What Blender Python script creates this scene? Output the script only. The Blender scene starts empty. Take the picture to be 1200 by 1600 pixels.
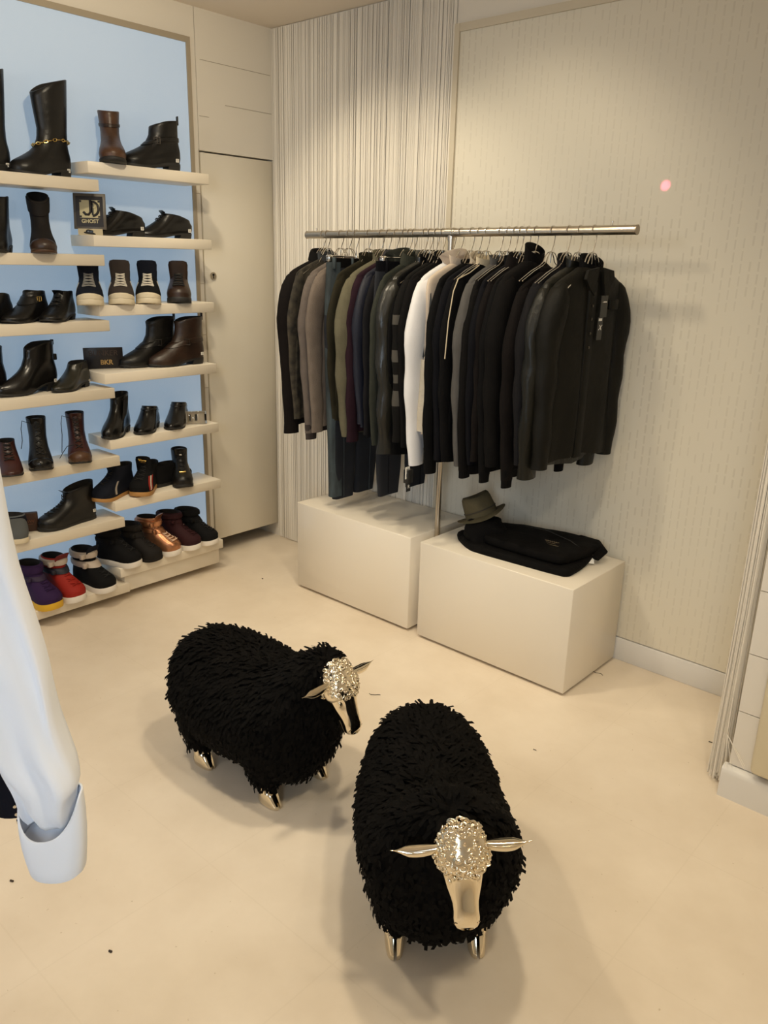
import bpy, math, random
from mathutils import Vector, Matrix, noise
random.seed(11)
C = bpy.context.scene.collection.objects
sc = bpy.context.scene
PI = math.pi

# ------------------------------------------------------------------ camera
FPX, YAW, PITCH, ROLL = 1248.06, 0.7231, -0.3086, 0.0265
CAM = Vector((3.4479, -2.9658, 1.6))
_f = Vector((-math.sin(YAW) * math.cos(PITCH), math.cos(YAW) * math.cos(PITCH), math.sin(PITCH)))
_r0 = Vector((math.cos(YAW), math.sin(YAW), 0)); _u0 = _r0.cross(_f)
_r = math.cos(ROLL) * _r0 + math.sin(ROLL) * _u0
_u = -math.sin(ROLL) * _r0 + math.cos(ROLL) * _u0
cd = bpy.data.cameras.new('camera'); cam = bpy.data.objects.new('camera', cd); C.link(cam)
cd.sensor_fit = 'VERTICAL'; cd.sensor_height = 36.0; cd.lens = FPX / 1600 * 36.0
cd.clip_start = 0.02
cam.matrix_world = Matrix(((_r.x, _u.x, -_f.x, CAM.x), (_r.y, _u.y, -_f.y, CAM.y), (_r.z, _u.z, -_f.z, CAM.z), (0, 0, 0, 1)))
sc.camera = cam

# ------------------------------------------------------------------ light
vs = sc.view_settings
vs.view_transform = 'Standard'; vs.look = 'None'; vs.exposure = 0.06; vs.gamma = 1.0; vs.use_curve_mapping = False
w = bpy.data.worlds.new('world'); sc.world = w; w.use_nodes = True
w.node_tree.nodes['Background'].inputs[0].default_value = (1, .9, .75, 1)
w.node_tree.nodes['Background'].inputs[1].default_value = 0.03
WARM = (1.0, .865, .635)
def spot(name, loc, target, power, angle, blend=.6, rad=.06, col=WARM):
    l = bpy.data.lights.new(name, 'SPOT'); l.energy = power; l.spot_size = math.radians(angle); l.spot_blend = blend
    l.shadow_soft_size = rad; l.color = col
    o = bpy.data.objects.new(name, l); C.link(o); o.location = loc
    o.rotation_euler = (Vector(target) - Vector(loc)).to_track_quat('-Z', 'Y').to_euler()
    return o
spot('ceiling_spot_wall', (0.75, -1.15, 2.64), (0.85, -.05, 1.05), 39, 88, .6, .05)
spot('ceiling_spot_wall', (1.65, -1.15, 2.64), (1.55, -.05, 1.15), 22, 88, .6, .05)
spot('ceiling_spot_rack', (1.00, -2.3, 2.64), (1.6, -.2, 1.0), 32, 85, .8)
spot('ceiling_spot_sheep', (2.3, -1.35, 2.64), (2.2, -1.35, 0), 64, 120, 1.0, .08)
spot('ceiling_spot_shelf', (1.5, -1.5, 2.64), (0, -1.0, 1.9), 48, 100, .9)
spot('ceiling_spot_front', (3.4, -1.9, 2.64), (2.6, -2.0, 0), 54, 130, 1.0, .08)
spot('ceiling_spot_aisle', (1.15, -2.15, 2.64), (1.3, -2.1, 0), 72, 120, 1.0, .08)
spot('ceiling_spot_right', (3.7, -1.6, 2.64), (3.2, -1.0, 0), 21, 120, 1.0, .08)
l = bpy.data.lights.new('room_fill_light', 'POINT'); l.energy = 17; l.color = (.96, .97, 1); l.shadow_soft_size = .14  # added neutral fill, out of view, lifts the ceiling and left wall
o = bpy.data.objects.new('room_fill_light', l); C.link(o); o.location = (1.5, -3.5, 2.1)
l = bpy.data.lights.new('cool_fill_light', 'AREA'); l.shape = 'RECTANGLE'; l.size = 1.1; l.size_y = 1.7; l.energy = 8; l.spread = math.radians(56); l.color = (.72, .86, 1.0)  # added cool fill behind the camera, aimed at the near shirt sleeve
o = bpy.data.objects.new('cool_fill_light', l); C.link(o); o.location = (3.8, -4.58, 1.6); o.rotation_euler = (math.radians(82), 0, math.radians(36))
spot('pink_dot_spot', (2.9, -2.2, 2.5), (2.136, 0, 1.866), 420, .17, .8, .002, (1, .12, .28))  # narrow pink spot that puts a small dot on the back wall

# ------------------------------------------------------------------ materials
def lin(h):
    h = h.lstrip('#'); v = [int(h[i:i + 2], 16) / 255 for i in (0, 2, 4)]
    return tuple(x / 12.92 if x <= .04045 else ((x + .055) / 1.055) ** 2.4 for x in v)
MATS = {}
def mat(name, col, rough=.6, metal=0., spec=.5, coat=0., bump=0., bscale=60., var=0., vscale=8., sheen=0., emit=None, estr=0., trans=0., stretch=(1, 1, 1), brough=None):
    if name in MATS: return MATS[name]
    m = bpy.data.materials.new(name); m.use_nodes = True; nt = m.node_tree; b = nt.nodes['Principled BSDF']
    c = lin(col) if isinstance(col, str) else col
    b.inputs['Base Color'].default_value = (*c, 1); b.inputs['Roughness'].default_value = rough; b.inputs['Metallic'].default_value = metal
    b.inputs['Specular IOR Level'].default_value = spec; b.inputs['Coat Weight'].default_value = coat; b.inputs['Coat Roughness'].default_value = .08
    b.inputs['Sheen Weight'].default_value = sheen; b.inputs['Transmission Weight'].default_value = trans
    if emit is not None:
        b.inputs['Emission Color'].default_value = (*emit, 1); b.inputs['Emission Strength'].default_value = estr
    tc = nt.nodes.new('ShaderNodeTexCoord'); mp = nt.nodes.new('ShaderNodeMapping'); mp.inputs['Scale'].default_value = stretch
    nt.links.new(tc.outputs['Object'], mp.inputs['Vector'])
    if bump > 0:
        n = nt.nodes.new('ShaderNodeTexNoise'); n.inputs['Scale'].default_value = bscale; n.inputs['Detail'].default_value = 5
        bm = nt.nodes.new('ShaderNodeBump'); bm.inputs['Strength'].default_value = bump; bm.inputs['Distance'].default_value = .01
        nt.links.new(mp.outputs[0], n.inputs['Vector']); nt.links.new(n.outputs['Fac'], bm.inputs['Height']); nt.links.new(bm.outputs[0], b.inputs['Normal'])
    if var > 0:
        n = nt.nodes.new('ShaderNodeTexNoise'); n.inputs['Scale'].default_value = vscale; n.inputs['Detail'].default_value = 4
        r = nt.nodes.new('ShaderNodeValToRGB')
        r.color_ramp.elements[0].position = .3; r.color_ramp.elements[1].position = .7
        r.color_ramp.elements[0].color = (*[max(0, x * (1 - var)) for x in c], 1); r.color_ramp.elements[1].color = (*[min(1, x * (1 + var)) for x in c], 1)
        nt.links.new(mp.outputs[0], n.inputs['Vector']); nt.links.new(n.outputs['Fac'], r.inputs[0]); nt.links.new(r.outputs[0], b.inputs['Base Color'])
    MATS[name] = m
    return m
M_WALL = mat('white_wall_paint', '#e6dfd2', .7, bump=.02, bscale=120)
M_CEIL = mat('ceiling_paint', '#ece0d0', .8)
M_DOOR = mat('door_paint', '#e4dccb', .5, bump=.02, bscale=40)
M_BOX = mat('white_lacquer', '#e9dfce', .32, coat=.25)
M_SHELF = mat('shelf_lacquer', '#e9dfcd', .4)
M_TRIM = mat('panel_trim', '#a89c88', .5)
M_SKIRT = mat('skirting_paint', '#e2dfda', .5)
M_VOID = mat('dark_gap', '#1d1a18', .9)
M_STEEL = mat('brushed_steel', (.62, .56, .47), .28, 1.0)
M_CHROME = mat('chrome', (.80, .78, .74), .09, 1.0)
M_GOLD = mat('champagne_gold', (.86, .77, .60), .10, 1.0)
M_GOLDC = mat('champagne_gold_curls', (.88, .78, .60), .16, 1.0)
M_FLEECE = mat('black_rag_fleece', (.0034, .0029, .0024), .9, spec=.10, var=.5, vscale=25)
M_STRING = mat('white_string', '#ece5d8', .7)
M_PANELLIGHT = mat('backlit_panel_fabric', '#aeb4b8', .8, bump=.10, bscale=300, emit=(.37, .54, .73), estr=.44)

def wall_print():
    m = bpy.data.materials.new('printed_wall_panel'); m.use_nodes = True; nt = m.node_tree; b = nt.nodes['Principled BSDF']; L = nt.links.new
    tc = nt.nodes.new('ShaderNodeTexCoord'); sp = nt.nodes.new('ShaderNodeSeparateXYZ'); L(tc.outputs['Object'], sp.inputs[0])
    def math_(op, a, bb=None, c=None):
        n = nt.nodes.new('ShaderNodeMath'); n.operation = op
        for i, v in enumerate((a, bb, c)):
            if v is None: continue
            if isinstance(v, (int, float)): n.inputs[i].default_value = v
            else: L(v, n.inputs[i])
        return n.outputs[0]
    X, Z = sp.outputs['X'], sp.outputs['Z']
    ci = math_('FLOOR', math_('MULTIPLY', X, 34.0))
    fx = math_('FRACT', math_('MULTIPLY', X, 34.0))
    wn = nt.nodes.new('ShaderNodeTexWhiteNoise'); wn.noise_dimensions = '1D'; L(ci, wn.inputs['W'])
    off = math_('MULTIPLY', wn.outputs['Value'], 7.0)
    zz = math_('ADD', math_('MULTIPLY', Z, 24.0), off)
    fz = math_('FRACT', zz)
    cmb = nt.nodes.new('ShaderNodeCombineXYZ'); L(ci, cmb.inputs[0]); L(math_('FLOOR', zz), cmb.inputs[1])
    wn2 = nt.nodes.new('ShaderNodeTexWhiteNoise'); wn2.noise_dimensions = '2D'; L(cmb.outputs[0], wn2.inputs['Vector'])
    col = math_('MULTIPLY', math_('LESS_THAN', fx, math_('MULTIPLY_ADD', wn.outputs['Value'], .12, .14)), math_('LESS_THAN', fz, .78))
    keep = math_('GREATER_THAN', wn2.outputs['Value'], .22)
    mask = math_('MULTIPLY', col, keep)
    big = nt.nodes.new('ShaderNodeTexNoise'); big.inputs['Scale'].default_value = 2.2; L(tc.outputs['Object'], big.inputs['Vector'])
    mask = math_('MULTIPLY', mask, math_('MULTIPLY_ADD', big.outputs['Fac'], 1.6, -.2))
    fine = nt.nodes.new('ShaderNodeTexNoise'); fine.inputs['Scale'].default_value = 90; fine.inputs['Detail'].default_value = 4
    mp = nt.nodes.new('ShaderNodeMapping'); mp.inputs['Scale'].default_value = (1, 1, .25); L(tc.outputs['Object'], mp.inputs[0]); L(mp.outputs[0], fine.inputs['Vector'])
    mix = nt.nodes.new('ShaderNodeMixRGB'); L(mask, mix.inputs[0])
    mix.inputs[1].default_value = (*lin('#e1dac9'), 1); mix.inputs[2].default_value = (*lin('#d2cab8'), 1)
    L(mix.outputs[0], b.inputs['Base Color'])
    L(math_('MULTIPLY_ADD', mask, -.30, .60), b.inputs['Roughness'])
    bp = nt.nodes.new('ShaderNodeBump'); bp.inputs['Strength'].default_value = .06; bp.inputs['Distance'].default_value = .01
    L(fine.outputs['Fac'], bp.inputs['Height']); L(bp.outputs[0], b.inputs['Normal'])
    return m
M_PRINT = wall_print()
def floor_mat():
    m = bpy.data.materials.new('resin_floor'); m.use_nodes = True; nt = m.node_tree; b = nt.nodes['Principled BSDF']; L = nt.links.new
    tc = nt.nodes.new('ShaderNodeTexCoord')
    n = nt.nodes.new('ShaderNodeTexNoise'); n.inputs['Scale'].default_value = 2.6; n.inputs['Detail'].default_value = 6; n.inputs['Roughness'].default_value = .6
    L(tc.outputs['Object'], n.inputs['Vector'])
    r = nt.nodes.new('ShaderNodeValToRGB'); r.color_ramp.elements[0].position = .3; r.color_ramp.elements[1].position = .72
    r.color_ramp.elements[0].color = (*lin('#dccdb8'), 1); r.color_ramp.elements[1].color = (*lin('#ecdfcc'), 1)
    L(n.outputs['Fac'], r.inputs[0])
    br = nt.nodes.new('ShaderNodeTexBrick'); br.offset = 0; br.inputs['Scale'].default_value = 1.0; br.inputs['Mortar Size'].default_value = .0022
    br.inputs['Brick Width'].default_value = .48; br.inputs['Row Height'].default_value = .48
    br.inputs['Color1'].default_value = br.inputs['Color2'].default_value = (1, 1, 1, 1); br.inputs['Mortar'].default_value = (.97, .967, .96, 1)
    L(tc.outputs['Object'], br.inputs['Vector'])
    mx = nt.nodes.new('ShaderNodeMixRGB'); mx.blend_type = 'MULTIPLY'; mx.inputs[0].default_value = 1
    L(r.outputs[0], mx.inputs[1]); L(br.outputs['Color'], mx.inputs[2])
    sp = nt.nodes.new('ShaderNodeTexNoise'); sp.inputs['Scale'].default_value = 75; L(tc.outputs['Object'], sp.inputs['Vector'])
    r2 = nt.nodes.new('ShaderNodeValToRGB'); r2.color_ramp.elements[0].position = .22; r2.color_ramp.elements[1].position = .26
    r2.color_ramp.elements[0].color = (.75, .70, .62, 1); r2.color_ramp.elements[1].color = (1, 1, 1, 1); L(sp.outputs['Fac'], r2.inputs[0])
    mx2 = nt.nodes.new('ShaderNodeMixRGB'); mx2.blend_type = 'MULTIPLY'; mx2.inputs[0].default_value = 1
    L(mx.outputs[0], mx2.inputs[1]); L(r2.outputs[0], mx2.inputs[2]); L(mx2.outputs[0], b.inputs['Base Color'])
    b.inputs['Roughness'].default_value = .48; b.inputs['Specular IOR Level'].default_value = .35
    return m
M_FLOOR = floor_mat()

# ------------------------------------------------------------------ builders
class MB:
    def __init__(s): s.v = []; s.f = []; s.m = []
    def add(s, vs, fs, mi=0):
        k = len(s.v); s.v += [tuple(p) for p in vs]; s.f += [tuple(i + k for i in f) for f in fs]; s.m += [mi] * len(fs)
    def box(s, a, b, mi=0, bev=0.):
        x0, y0, z0 = a; x1, y1, z1 = b
        if bev <= 0:
            s.add([(x0, y0, z0), (x1, y0, z0), (x1, y1, z0), (x0, y1, z0), (x0, y0, z1), (x1, y0, z1), (x1, y1, z1), (x0, y1, z1)],
                  [(3, 2, 1, 0), (4, 5, 6, 7), (0, 1, 5, 4), (1, 2, 6, 5), (2, 3, 7, 6), (3, 0, 4, 7)], mi)
        else:
            e = bev; q = e * .3
            def ring(o, z): return [(x0 + o, y0 + e, z), (x0 + e, y0 + o, z), (x1 - e, y0 + o, z), (x1 - o, y0 + e, z), (x1 - o, y1 - e, z), (x1 - e, y1 - o, z), (x0 + e, y1 - o, z), (x0 + o, y1 - e, z)]
            s.loft([ring(e, z0), ring(q, z0 + q), ring(0, z0 + e), ring(0, z1 - e), ring(q, z1 - q), ring(e, z1)], mi=mi)
    def loft(s, rings, closed=True, cap0=True, cap1=True, mi=0, mis=None):
        n = len(rings[0]); k = len(s.v)
        for r in rings: s.v += [tuple(p) for p in r]
        for i in range(len(rings) - 1):
            for j in range(n if closed else n - 1):
                a = k + i * n + j; b = k + i * n + (j + 1) % n
                s.f.append((a, b, b + n, a + n)); s.m.append(mis[i] if mis else mi)
        if cap0: s.f.append(tuple(k + j for j in range(n))[::-1]); s.m.append(mis[0] if mis else mi)
        if cap1: s.f.append(tuple(k + (len(rings) - 1) * n + j for j in range(n))); s.m.append(mis[-1] if mis else mi)
    def tube(s, path, rad, n=8, mi=0, cyc=False, flat=1., up=None):
        P = [Vector(p) for p in path]; rings = []
        N = None
        for i, p in enumerate(P):
            t = (P[(i + 1) % len(P)] - P[i - 1]) if cyc else (P[min(i + 1, len(P) - 1)] - P[max(i - 1, 0)])
            t = t.normalized() if t.length > 1e-9 else Vector((0, 0, 1))
            if N is None:
                ref = Vector(up) if up else (Vector((0, 0, 1)) if abs(t.z) < .9 else Vector((1, 0, 0)))
                N = (ref - t * ref.dot(t)).normalized()
            else:
                N = (N - t * N.dot(t)); N = N.normalized() if N.length > 1e-6 else t.orthogonal().normalized()
            B = t.cross(N); r = rad[i] if isinstance(rad, (list, tuple)) else rad
            rings.append([p + N * (math.cos(2 * PI * j / n) * r * flat) + B * (math.sin(2 * PI * j / n) * r) for j in range(n)])
        if cyc: rings.append(rings[0])
        s.loft(rings, cap0=not cyc, cap1=not cyc, mi=mi)
    def xf(s, M, start=0):
        s.v[start:] = [tuple(M @ Vector(p)) for p in s.v[start:]]
        return s
    def build(s, name, mats, parent=None, smooth=True, angle=50):
        me = bpy.data.meshes.new(name); me.from_pydata(s.v, [], s.f)
        if not isinstance(mats, (list, tuple)): mats = [mats]
        for m in mats: me.materials.append(m)
        if len(mats) > 1: me.polygons.foreach_set('material_index', s.m)
        if smooth:
            me.polygons.foreach_set('use_smooth', [True] * len(s.f))
            try: me.set_sharp_from_angle(angle=math.radians(angle))
            except Exception: pass
        me.update()
        o = bpy.data.objects.new(name, me); C.link(o)
        if parent is not None: o.parent = parent
        return o
def tag(o, label=None, cat=None, group=None, kind=None):
    if label: o['label'] = label
    if cat: o['category'] = cat
    if group: o['group'] = group
    if kind: o['kind'] = kind
    return o
def empty(name, loc, rz=0, label=None, cat=None, group=None):
    o = bpy.data.objects.new(name, None); C.link(o); o.location = loc; o.rotation_euler = (0, 0, rz); o.empty_display_size = .05
    return tag(o, label, cat, group)
def quick(name, a, b, m, parent=None, bev=0.):
    q = MB(); q.box(a, b, bev=bev); return q.build(name, m, parent, smooth=bev > 0)
def struct(name, a, b, m): return tag(quick(name, a, b, m), kind='structure')
def sm(a, b, x):
    t = max(0., min(1., (x - a) / (b - a))); return t * t * (3 - 2 * t)
def interp(tab, x):
    if x <= tab[0][0]: return tab[0][1]
    for (a, p), (b, q) in zip(tab, tab[1:]):
        if x <= b: return p + (q - p) * (x - a) / (b - a)
    return tab[-1][1]
def text(name, s, size, m, parent, loc, rot, ext=.0004, align='CENTER', bold=0., shear=0.):
    cu = bpy.data.curves.new(name, 'FONT'); cu.body = s; cu.size = size; cu.align_x = align; cu.align_y = 'CENTER'; cu.extrude = ext
    cu.materials.append(m); cu.offset = bold; cu.shear = shear
    o = bpy.data.objects.new(name, cu); C.link(o); bpy.context.view_layer.update()
    me = bpy.data.meshes.new_from_object(o.evaluated_get(bpy.context.evaluated_depsgraph_get())); bpy.data.objects.remove(o)
    o = bpy.data.objects.new(name, me); C.link(o); o.parent = parent; o.location = loc; o.rotation_euler = rot
    return o

# ------------------------------------------------------------------ room
HC = 2.667
struct('floor', (-.7, -4.7, -.06), (4.6, .1, 0), M_FLOOR)
struct('ceiling', (-.1, -4.7, HC), (4.6, .1, HC + .06), M_CEIL)
struct('wall_back', (-.1, 0.0, 0), (4.6, .1, HC), M_WALL)
q = MB()                                             # left wall: above the door, strip between door and panel, behind the panel
q.box((-.1, -.462, 2.066), (0, 0, HC)); q.box((-.1, -4.7, 0.0), (0, -.466, HC))
tag(q.build('wall_left', M_WALL, smooth=False), kind='structure')
struct('wall_front', (-.1, -4.7, 0), (4.6, -4.6, HC), M_WALL)
q = MB(); q.box((4.5, -4.7, 0), (4.6, .1, HC)); q.box((2.845, -.60, .0), (4.5, 0, HC))
tag(q.build('wall_right', M_WALL, smooth=False), kind='structure')
# joints in the panelled wall over the door
q = MB()
for z, y0, y1 in ((2.455, -.44, -.015), (2.28, -.30, -.01), (2.215, -.455, -.40)): q.box((0, y0, z), (.0015, y1, z + .0022))
for z in (1.87, 1.45, .93, .70, 1.20): q.box((0, -.508, z), (.0012, -.466, z + .002))
q.box((0, -.4675, .1), (.002, -.4655, 2.07))
tag(q.build('trim_1', M_TRIM, smooth=False), kind='structure')
# recess behind the short door
q = MB(); q.box((-.6, -.47, 0), (-.58, 0, 2.05)); q.box((-.6, -.50, 0), (-.1, -.462, 2.05)); q.box((-.6, -.002, 0), (-.0, .03, .4))
tag(q.build('wall_recess', M_WALL, smooth=False), kind='structure')
d = quick('door_1', (-.032, -.456, .085), (-.001, -.006, 2.058), M_DOOR, bev=.002); tag(d, 'narrow flush white door raised above the floor', kind='structure')
q = MB(); q.tube([(0, -.412, 1.489), (.006, -.412, 1.489)], .018, 18); k = q.build('lock_plate', M_STEEL, d)
q = MB(); q.tube([(.006, -.412, 1.494), (.0075, -.412, 1.494)], .006, 12); q.box((.006, -.4145, 1.476), (.0075, -.4095, 1.494)); q.build('keyhole', M_VOID, k)
# right printed panel, its frame and the skirting
q = MB(); q.box((1.19, -.0125, .104), (2.838, -.0005, 2.485)); tag(q.build('printed_panel', M_PRINT, smooth=False), 'large pale wall panel printed with broken vertical lines behind the rail', 'panel')
q = MB(); q.box((1.165, -.022, .10), (1.19, 0, 2.515)); q.box((1.19, -.020, 2.485), (2.838, 0, 2.515))
tag(q.build('trim_2', mat('panel_frame_paint', '#cfc4ae', .5), smooth=False), kind='structure')
tag(quick('baseboard_back', (1.19, -.016, 0), (2.838, 0, .100), M_SKIRT, bev=.002), kind='structure')
q = MB()
pts = [(-.012, 0), (-.012, .085), (-.010, .097), (-.004, .104), (.006, .107), (.02, .107), (.02, 0)]
q.loft([[(x, -.622 + a, z) for a, z in pts] for x in (2.832, 4.5)]); tag(q.build('baseboard_right', M_SKIRT), kind='structure')
q = MB(); zs = [.11, .30, .495, .70, .98, 1.30, 1.62, 1.95, 2.30, HC]
for i in range(len(zs) - 1): q.box((2.846, -.612, zs[i] + .0015), (4.5, -.60, zs[i + 1] - .0015))
tag(q.build('trim_3', mat('pillar_boards', '#e6e0d6', .5), smooth=False), 'white horizontal boards of the corner pillar', kind='structure')
tag(quick('trim_4', (2.915, -.650, .128), (3.02, -.612, 2.3), mat('cream_post', '#e2d6b8', .45), bev=.012), kind='structure')
tag(quick('added_pane_1', (3.2, -4.6, .5), (4.4, -4.596, 2.5), mat('pale_blue_pane', '#b9c8d4', .1), None), kind='structure')  # unseen pane added to go with the cool fill light

# string curtain over the left half of the back wall
def curtain(name, xs, y, z0, z1, lab, wmin=.0044, wmax=.0062):
    q = MB(); 
    for x in xs:
        wd = random.uniform(wmin, wmax); ph = random.uniform(0, 6); am = random.uniform(.0004, .003); yy = y + random.uniform(-.003, .003)
        ring = []
        for i in range(9):
            z = z1 + (z0 - z1) * i / 8; dx = am * math.sin(ph + i * 1.1) * (i / 8)
            ring.append([(x + dx - wd / 2, yy, z), (x + dx, yy - .0015, z), (x + dx + wd / 2, yy, z), (x + dx, yy + .0015, z)])
        q.loft(ring)
    return tag(q.build(name, M_STRING), lab, 'curtain', kind='stuff')
xs = []; x = .006
while x < 1.16:
    xs.append(x); x += random.choice((.0038, .0042, .0045, .0048, .0052, .0045, .0070))
curtain('string_curtain', xs, -.007, .005, HC - .004, 'fine white string curtain covering the wall behind the rail')
# gathered strings beside the pillar
q = MB()
for i in range(150):
    a = random.uniform(0, 2 * PI); rr = math.sqrt(random.random()); px, py = 2.800 + .024 * rr * math.cos(a), -.535 + .034 * rr * math.sin(a)
    spread = 1 + .25 * random.random()
    top = random.uniform(-.003, .003); end = random.uniform(.004, .05)
    P = [(px + top, py, HC - .003), (px, py, 1.3), (px + random.uniform(-.002, .002), py, .6), (2.80 + (px - 2.80) * spread + random.uniform(-.004, .004), -.535 + (py + .535) * spread, .16), (2.80 + (px - 2.80) * spread * 1.15, -.535 + (py + .535) * spread * 1.2, end)]
    q.tube(P, random.uniform(.0016, .0028), 4)
for i in range(5):
    e = Vector((2.84 + random.uniform(0, .06), -.632, .128 + random.uniform(-.02, .03)))
    q.tube([(2.81, -.565, .26 + .02 * i), (2.822, -.60, .20), (e.x, e.y - .004, e.z)], .0009, 4)
tag(q.build('gathered_string_curtain', M_STRING), 'bunched white strings hanging to the floor beside the pillar', 'curtain')

# ------------------------------------------------------------------ backlit panel and shelves
pn = empty('backlit_panel', (0, -.51, .08), 0, 'pale blue glowing wall panel behind the shoe shelves', 'panel')
quick('light_diffuser', (.002, -2.99, .02), (.009, -.012, 2.43), M_PANELLIGHT, pn)
q = MB(); q.box((.0, -.012, 0), (.014, .010, 2.455)); q.box((.0, -3.0, 2.43), (.014, -.012, 2.455)); q.box((0, -3.0, 0), (.014, -.012, .02)); q.box((0, -3.01, 0), (.014, -2.99, 2.455))
q.build('panel_frame', M_TRIM, pn, smooth=False)
SD = .2037
ZR = [1.9423, 1.6577, 1.373, 1.0819, .7871, .4945, .1659]
ZL = [1.8737, 1.5801, 1.31, 1.0182, .7093, .4135, .0842]
labR = ['white floating shelf bearing a brown boot and a black ankle boot', 'white floating shelf bearing a framed sign and two black lace shoes',
        'white floating shelf bearing four high-tops with toes forward', 'white floating shelf bearing a black card sign and two buckled boots',
        'white floating shelf bearing three black shoes and a clear acrylic block', 'white floating shelf bearing gum-soled and gold-badged sneakers',
        'lowest white shelf on a plinth bearing the copper high-top']
labL = ['white floating shelf bearing the tall black boots', 'white floating shelf bearing a black zip boot with tan toe', 'white floating shelf bearing black buckled low shoes',
        'white floating shelf bearing a pointed black ankle boot', 'white floating shelf bearing the loose-laced boots', 'white floating shelf bearing one plain black leather high-top',
        'lowest white shelf bearing purple, red and black strapped high-tops']
for i, z in enumerate(ZR):
    s = empty('wall_shelf', (0, -.86, z - .045), 0, labR[i], 'shelf', 'white shelves on the backlit panel')
    quick('board', (.0095, -.2995, 0), (SD, .298, .045), M_SHELF, s, bev=.002)
    if i == 6: quick('plinth', (.0145, -.27, -.085), (SD - .02, .285, -.0005), M_SHELF, s, bev=.002)
for i, z in enumerate(ZL):
    s = empty('wall_shelf', (0, -1.9, z - .045), 0, labL[i], 'shelf', 'white shelves on the backlit panel')
    quick('board', (.0095, -.8, 0), (SD, .783, .045), M_SHELF, s, bev=.002)

# ------------------------------------------------------------------ plinths and clothes rail
def plinth(x0, x1, y0, y1, h, lab):
    p = empty('display_plinth', ((x0 + x1) / 2, (y0 + y1) / 2, 0), 0, lab, 'plinth', 'white display plinths under the rail')
    hx, hy = (x1 - x0) / 2, (y1 - y0) / 2
    quick('box_body', (-hx, -hy, .013), (hx, hy, h), M_BOX, p, bev=.003)
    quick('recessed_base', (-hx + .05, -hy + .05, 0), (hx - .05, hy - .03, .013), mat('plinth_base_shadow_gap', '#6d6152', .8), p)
plinth(.6516, 1.3805, -.4445, -.035, .4462, 'empty white lacquered plinth below the jeans')
plinth(1.4416, 2.1742, -.4532, -.03, .4475, 'white lacquered plinth with hat and folded clothes on top')
RY = -.2714; RX0, RX1 = .5509, 2.1725
def rz(x): return 1.690 + .020 * (x - RX0) / (RX1 - RX0)
rl = empty('clothes_rail', (1.41, RY, 0), 0, 'long brushed steel clothes rail on a post between the plinths', 'rail')
q = MB(); q.tube([(RX0 - 1.41, 0, rz(RX0)), (RX1 - 1.41, 0, rz(RX1))], .0165, 20); bar = q.build('bar', M_STEEL, rl)
for X in (RX0, RX1):
    s = -1 if X == RX0 else 1
    q = MB(); q.tube([(X - 1.41 + .0002 * s, 0, rz(X)), (X - 1.41 + .004 * s, 0, rz(X))], .0172, 20); q.build('end_cap', mat('end_cap_metal', (.42, .36, .29), .4, 1.0), bar)
for X in (RX0 + .06, RX1 - .09):
    q = MB(); q.tube([(X - 1.41, 0, rz(X) + .0155), (X - 1.41, 0, rz(X) + .026)], .0022, 8); q.tube([(X - 1.41, 0, rz(X) + .026), (X - 1.41, 0, rz(X) + .030)], .004, 8); q.build('peg', M_STEEL, bar)
q = MB(); q.tube([(-.02, 0, 0.006), (-.02, 0, rz(1.4) - .014)], .0125, 16); q.build('post', M_STEEL, rl)
q = MB(); q.tube([(-.02 - .022, 0, rz(1.4)), (-.02 + .022, 0, rz(1.4))], .0185, 16); q.tube([(-.02, 0, rz(1.4) - .03), (-.02, 0, rz(1.4) - .01)], .0155, 16); q.build('tee_joint', M_STEEL, rl)
q = MB(); q.tube([(-.02, 0, 0), (-.02, 0, .006)], .028, 16); q.build('foot_plate', M_STEEL, rl)
# ------------------------------------------------------------------ shoes
K_BLK = mat('black_leather', (.0065, .0058, .0052), .36, spec=.38, bump=.12, bscale=45)
K_BLK2 = mat('black_smooth_leather', (.0055, .005, .0046), .24, spec=.42, bump=.05, bscale=30)
K_SUEDE = mat('black_suede', (.0065, .0065, .007), .85, spec=.15)
K_CHAR = mat('charcoal_nubuck', (.013, .011, .010), .75, spec=.2)
K_NAVY = mat('navy_canvas', (.007, .009, .017), .85, spec=.2, bump=.1, bscale=300)
K_BROWN = mat('dark_brown_leather', (.026, .013, .008), .38, spec=.5, bump=.12, bscale=40, var=.35, vscale=14)
K_TAN = mat('worn_tan_brown_leather', (.062, .027, .012), .40, spec=.5, bump=.12, bscale=40, var=.4, vscale=14)
K_BURG = mat('oxblood_leather', (.040, .010, .007), .36, spec=.5, var=.3, vscale=12)
K_MAR = mat('maroon_suede', (.028, .005, .007), .8, spec=.3)
K_COP = mat('copper_metallic_leather', (.48, .22, .11), .30, .75, var=.25, vscale=18)
K_PUR = mat('purple_suede', (.028, .009, .055), .8, spec=.3)
K_RED = mat('red_suede', (.32, .018, .010), .7, spec=.3)
K_TAUPE = mat('taupe_suede', (.042, .032, .028), .85, spec=.3)
K_WSOLE = mat('white_rubber', '#e9e2d8', .5)
K_CSOLE = mat('cream_rubber', '#ddd0b4', .5)
K_YSOLE = mat('yellow_rubber', (.72, .42, .02), .5)
K_GUM = mat('gum_rubber', (.46, .24, .075), .5)
K_BSOLE = mat('black_rubber', (.013, .012, .011), .6)
K_LIN = mat('shoe_lining', (.014, .012, .011), .9)
K_BEIGE = mat('beige_strap_leather', '#b9ab9d', .5)
K_LACEW = mat('white_lace', '#d8d0c0', .8)
K_LACEB = mat('black_lace', (.01, .01, .01), .8)
K_GOLD = mat('gold_trim', (.85, .62, .22), .25, 1.0)
K_TAG = mat('white_size_tag', '#e8e4da', .5)
K_INK = mat('black_ink', (.01, .01, .01), .6)
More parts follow.
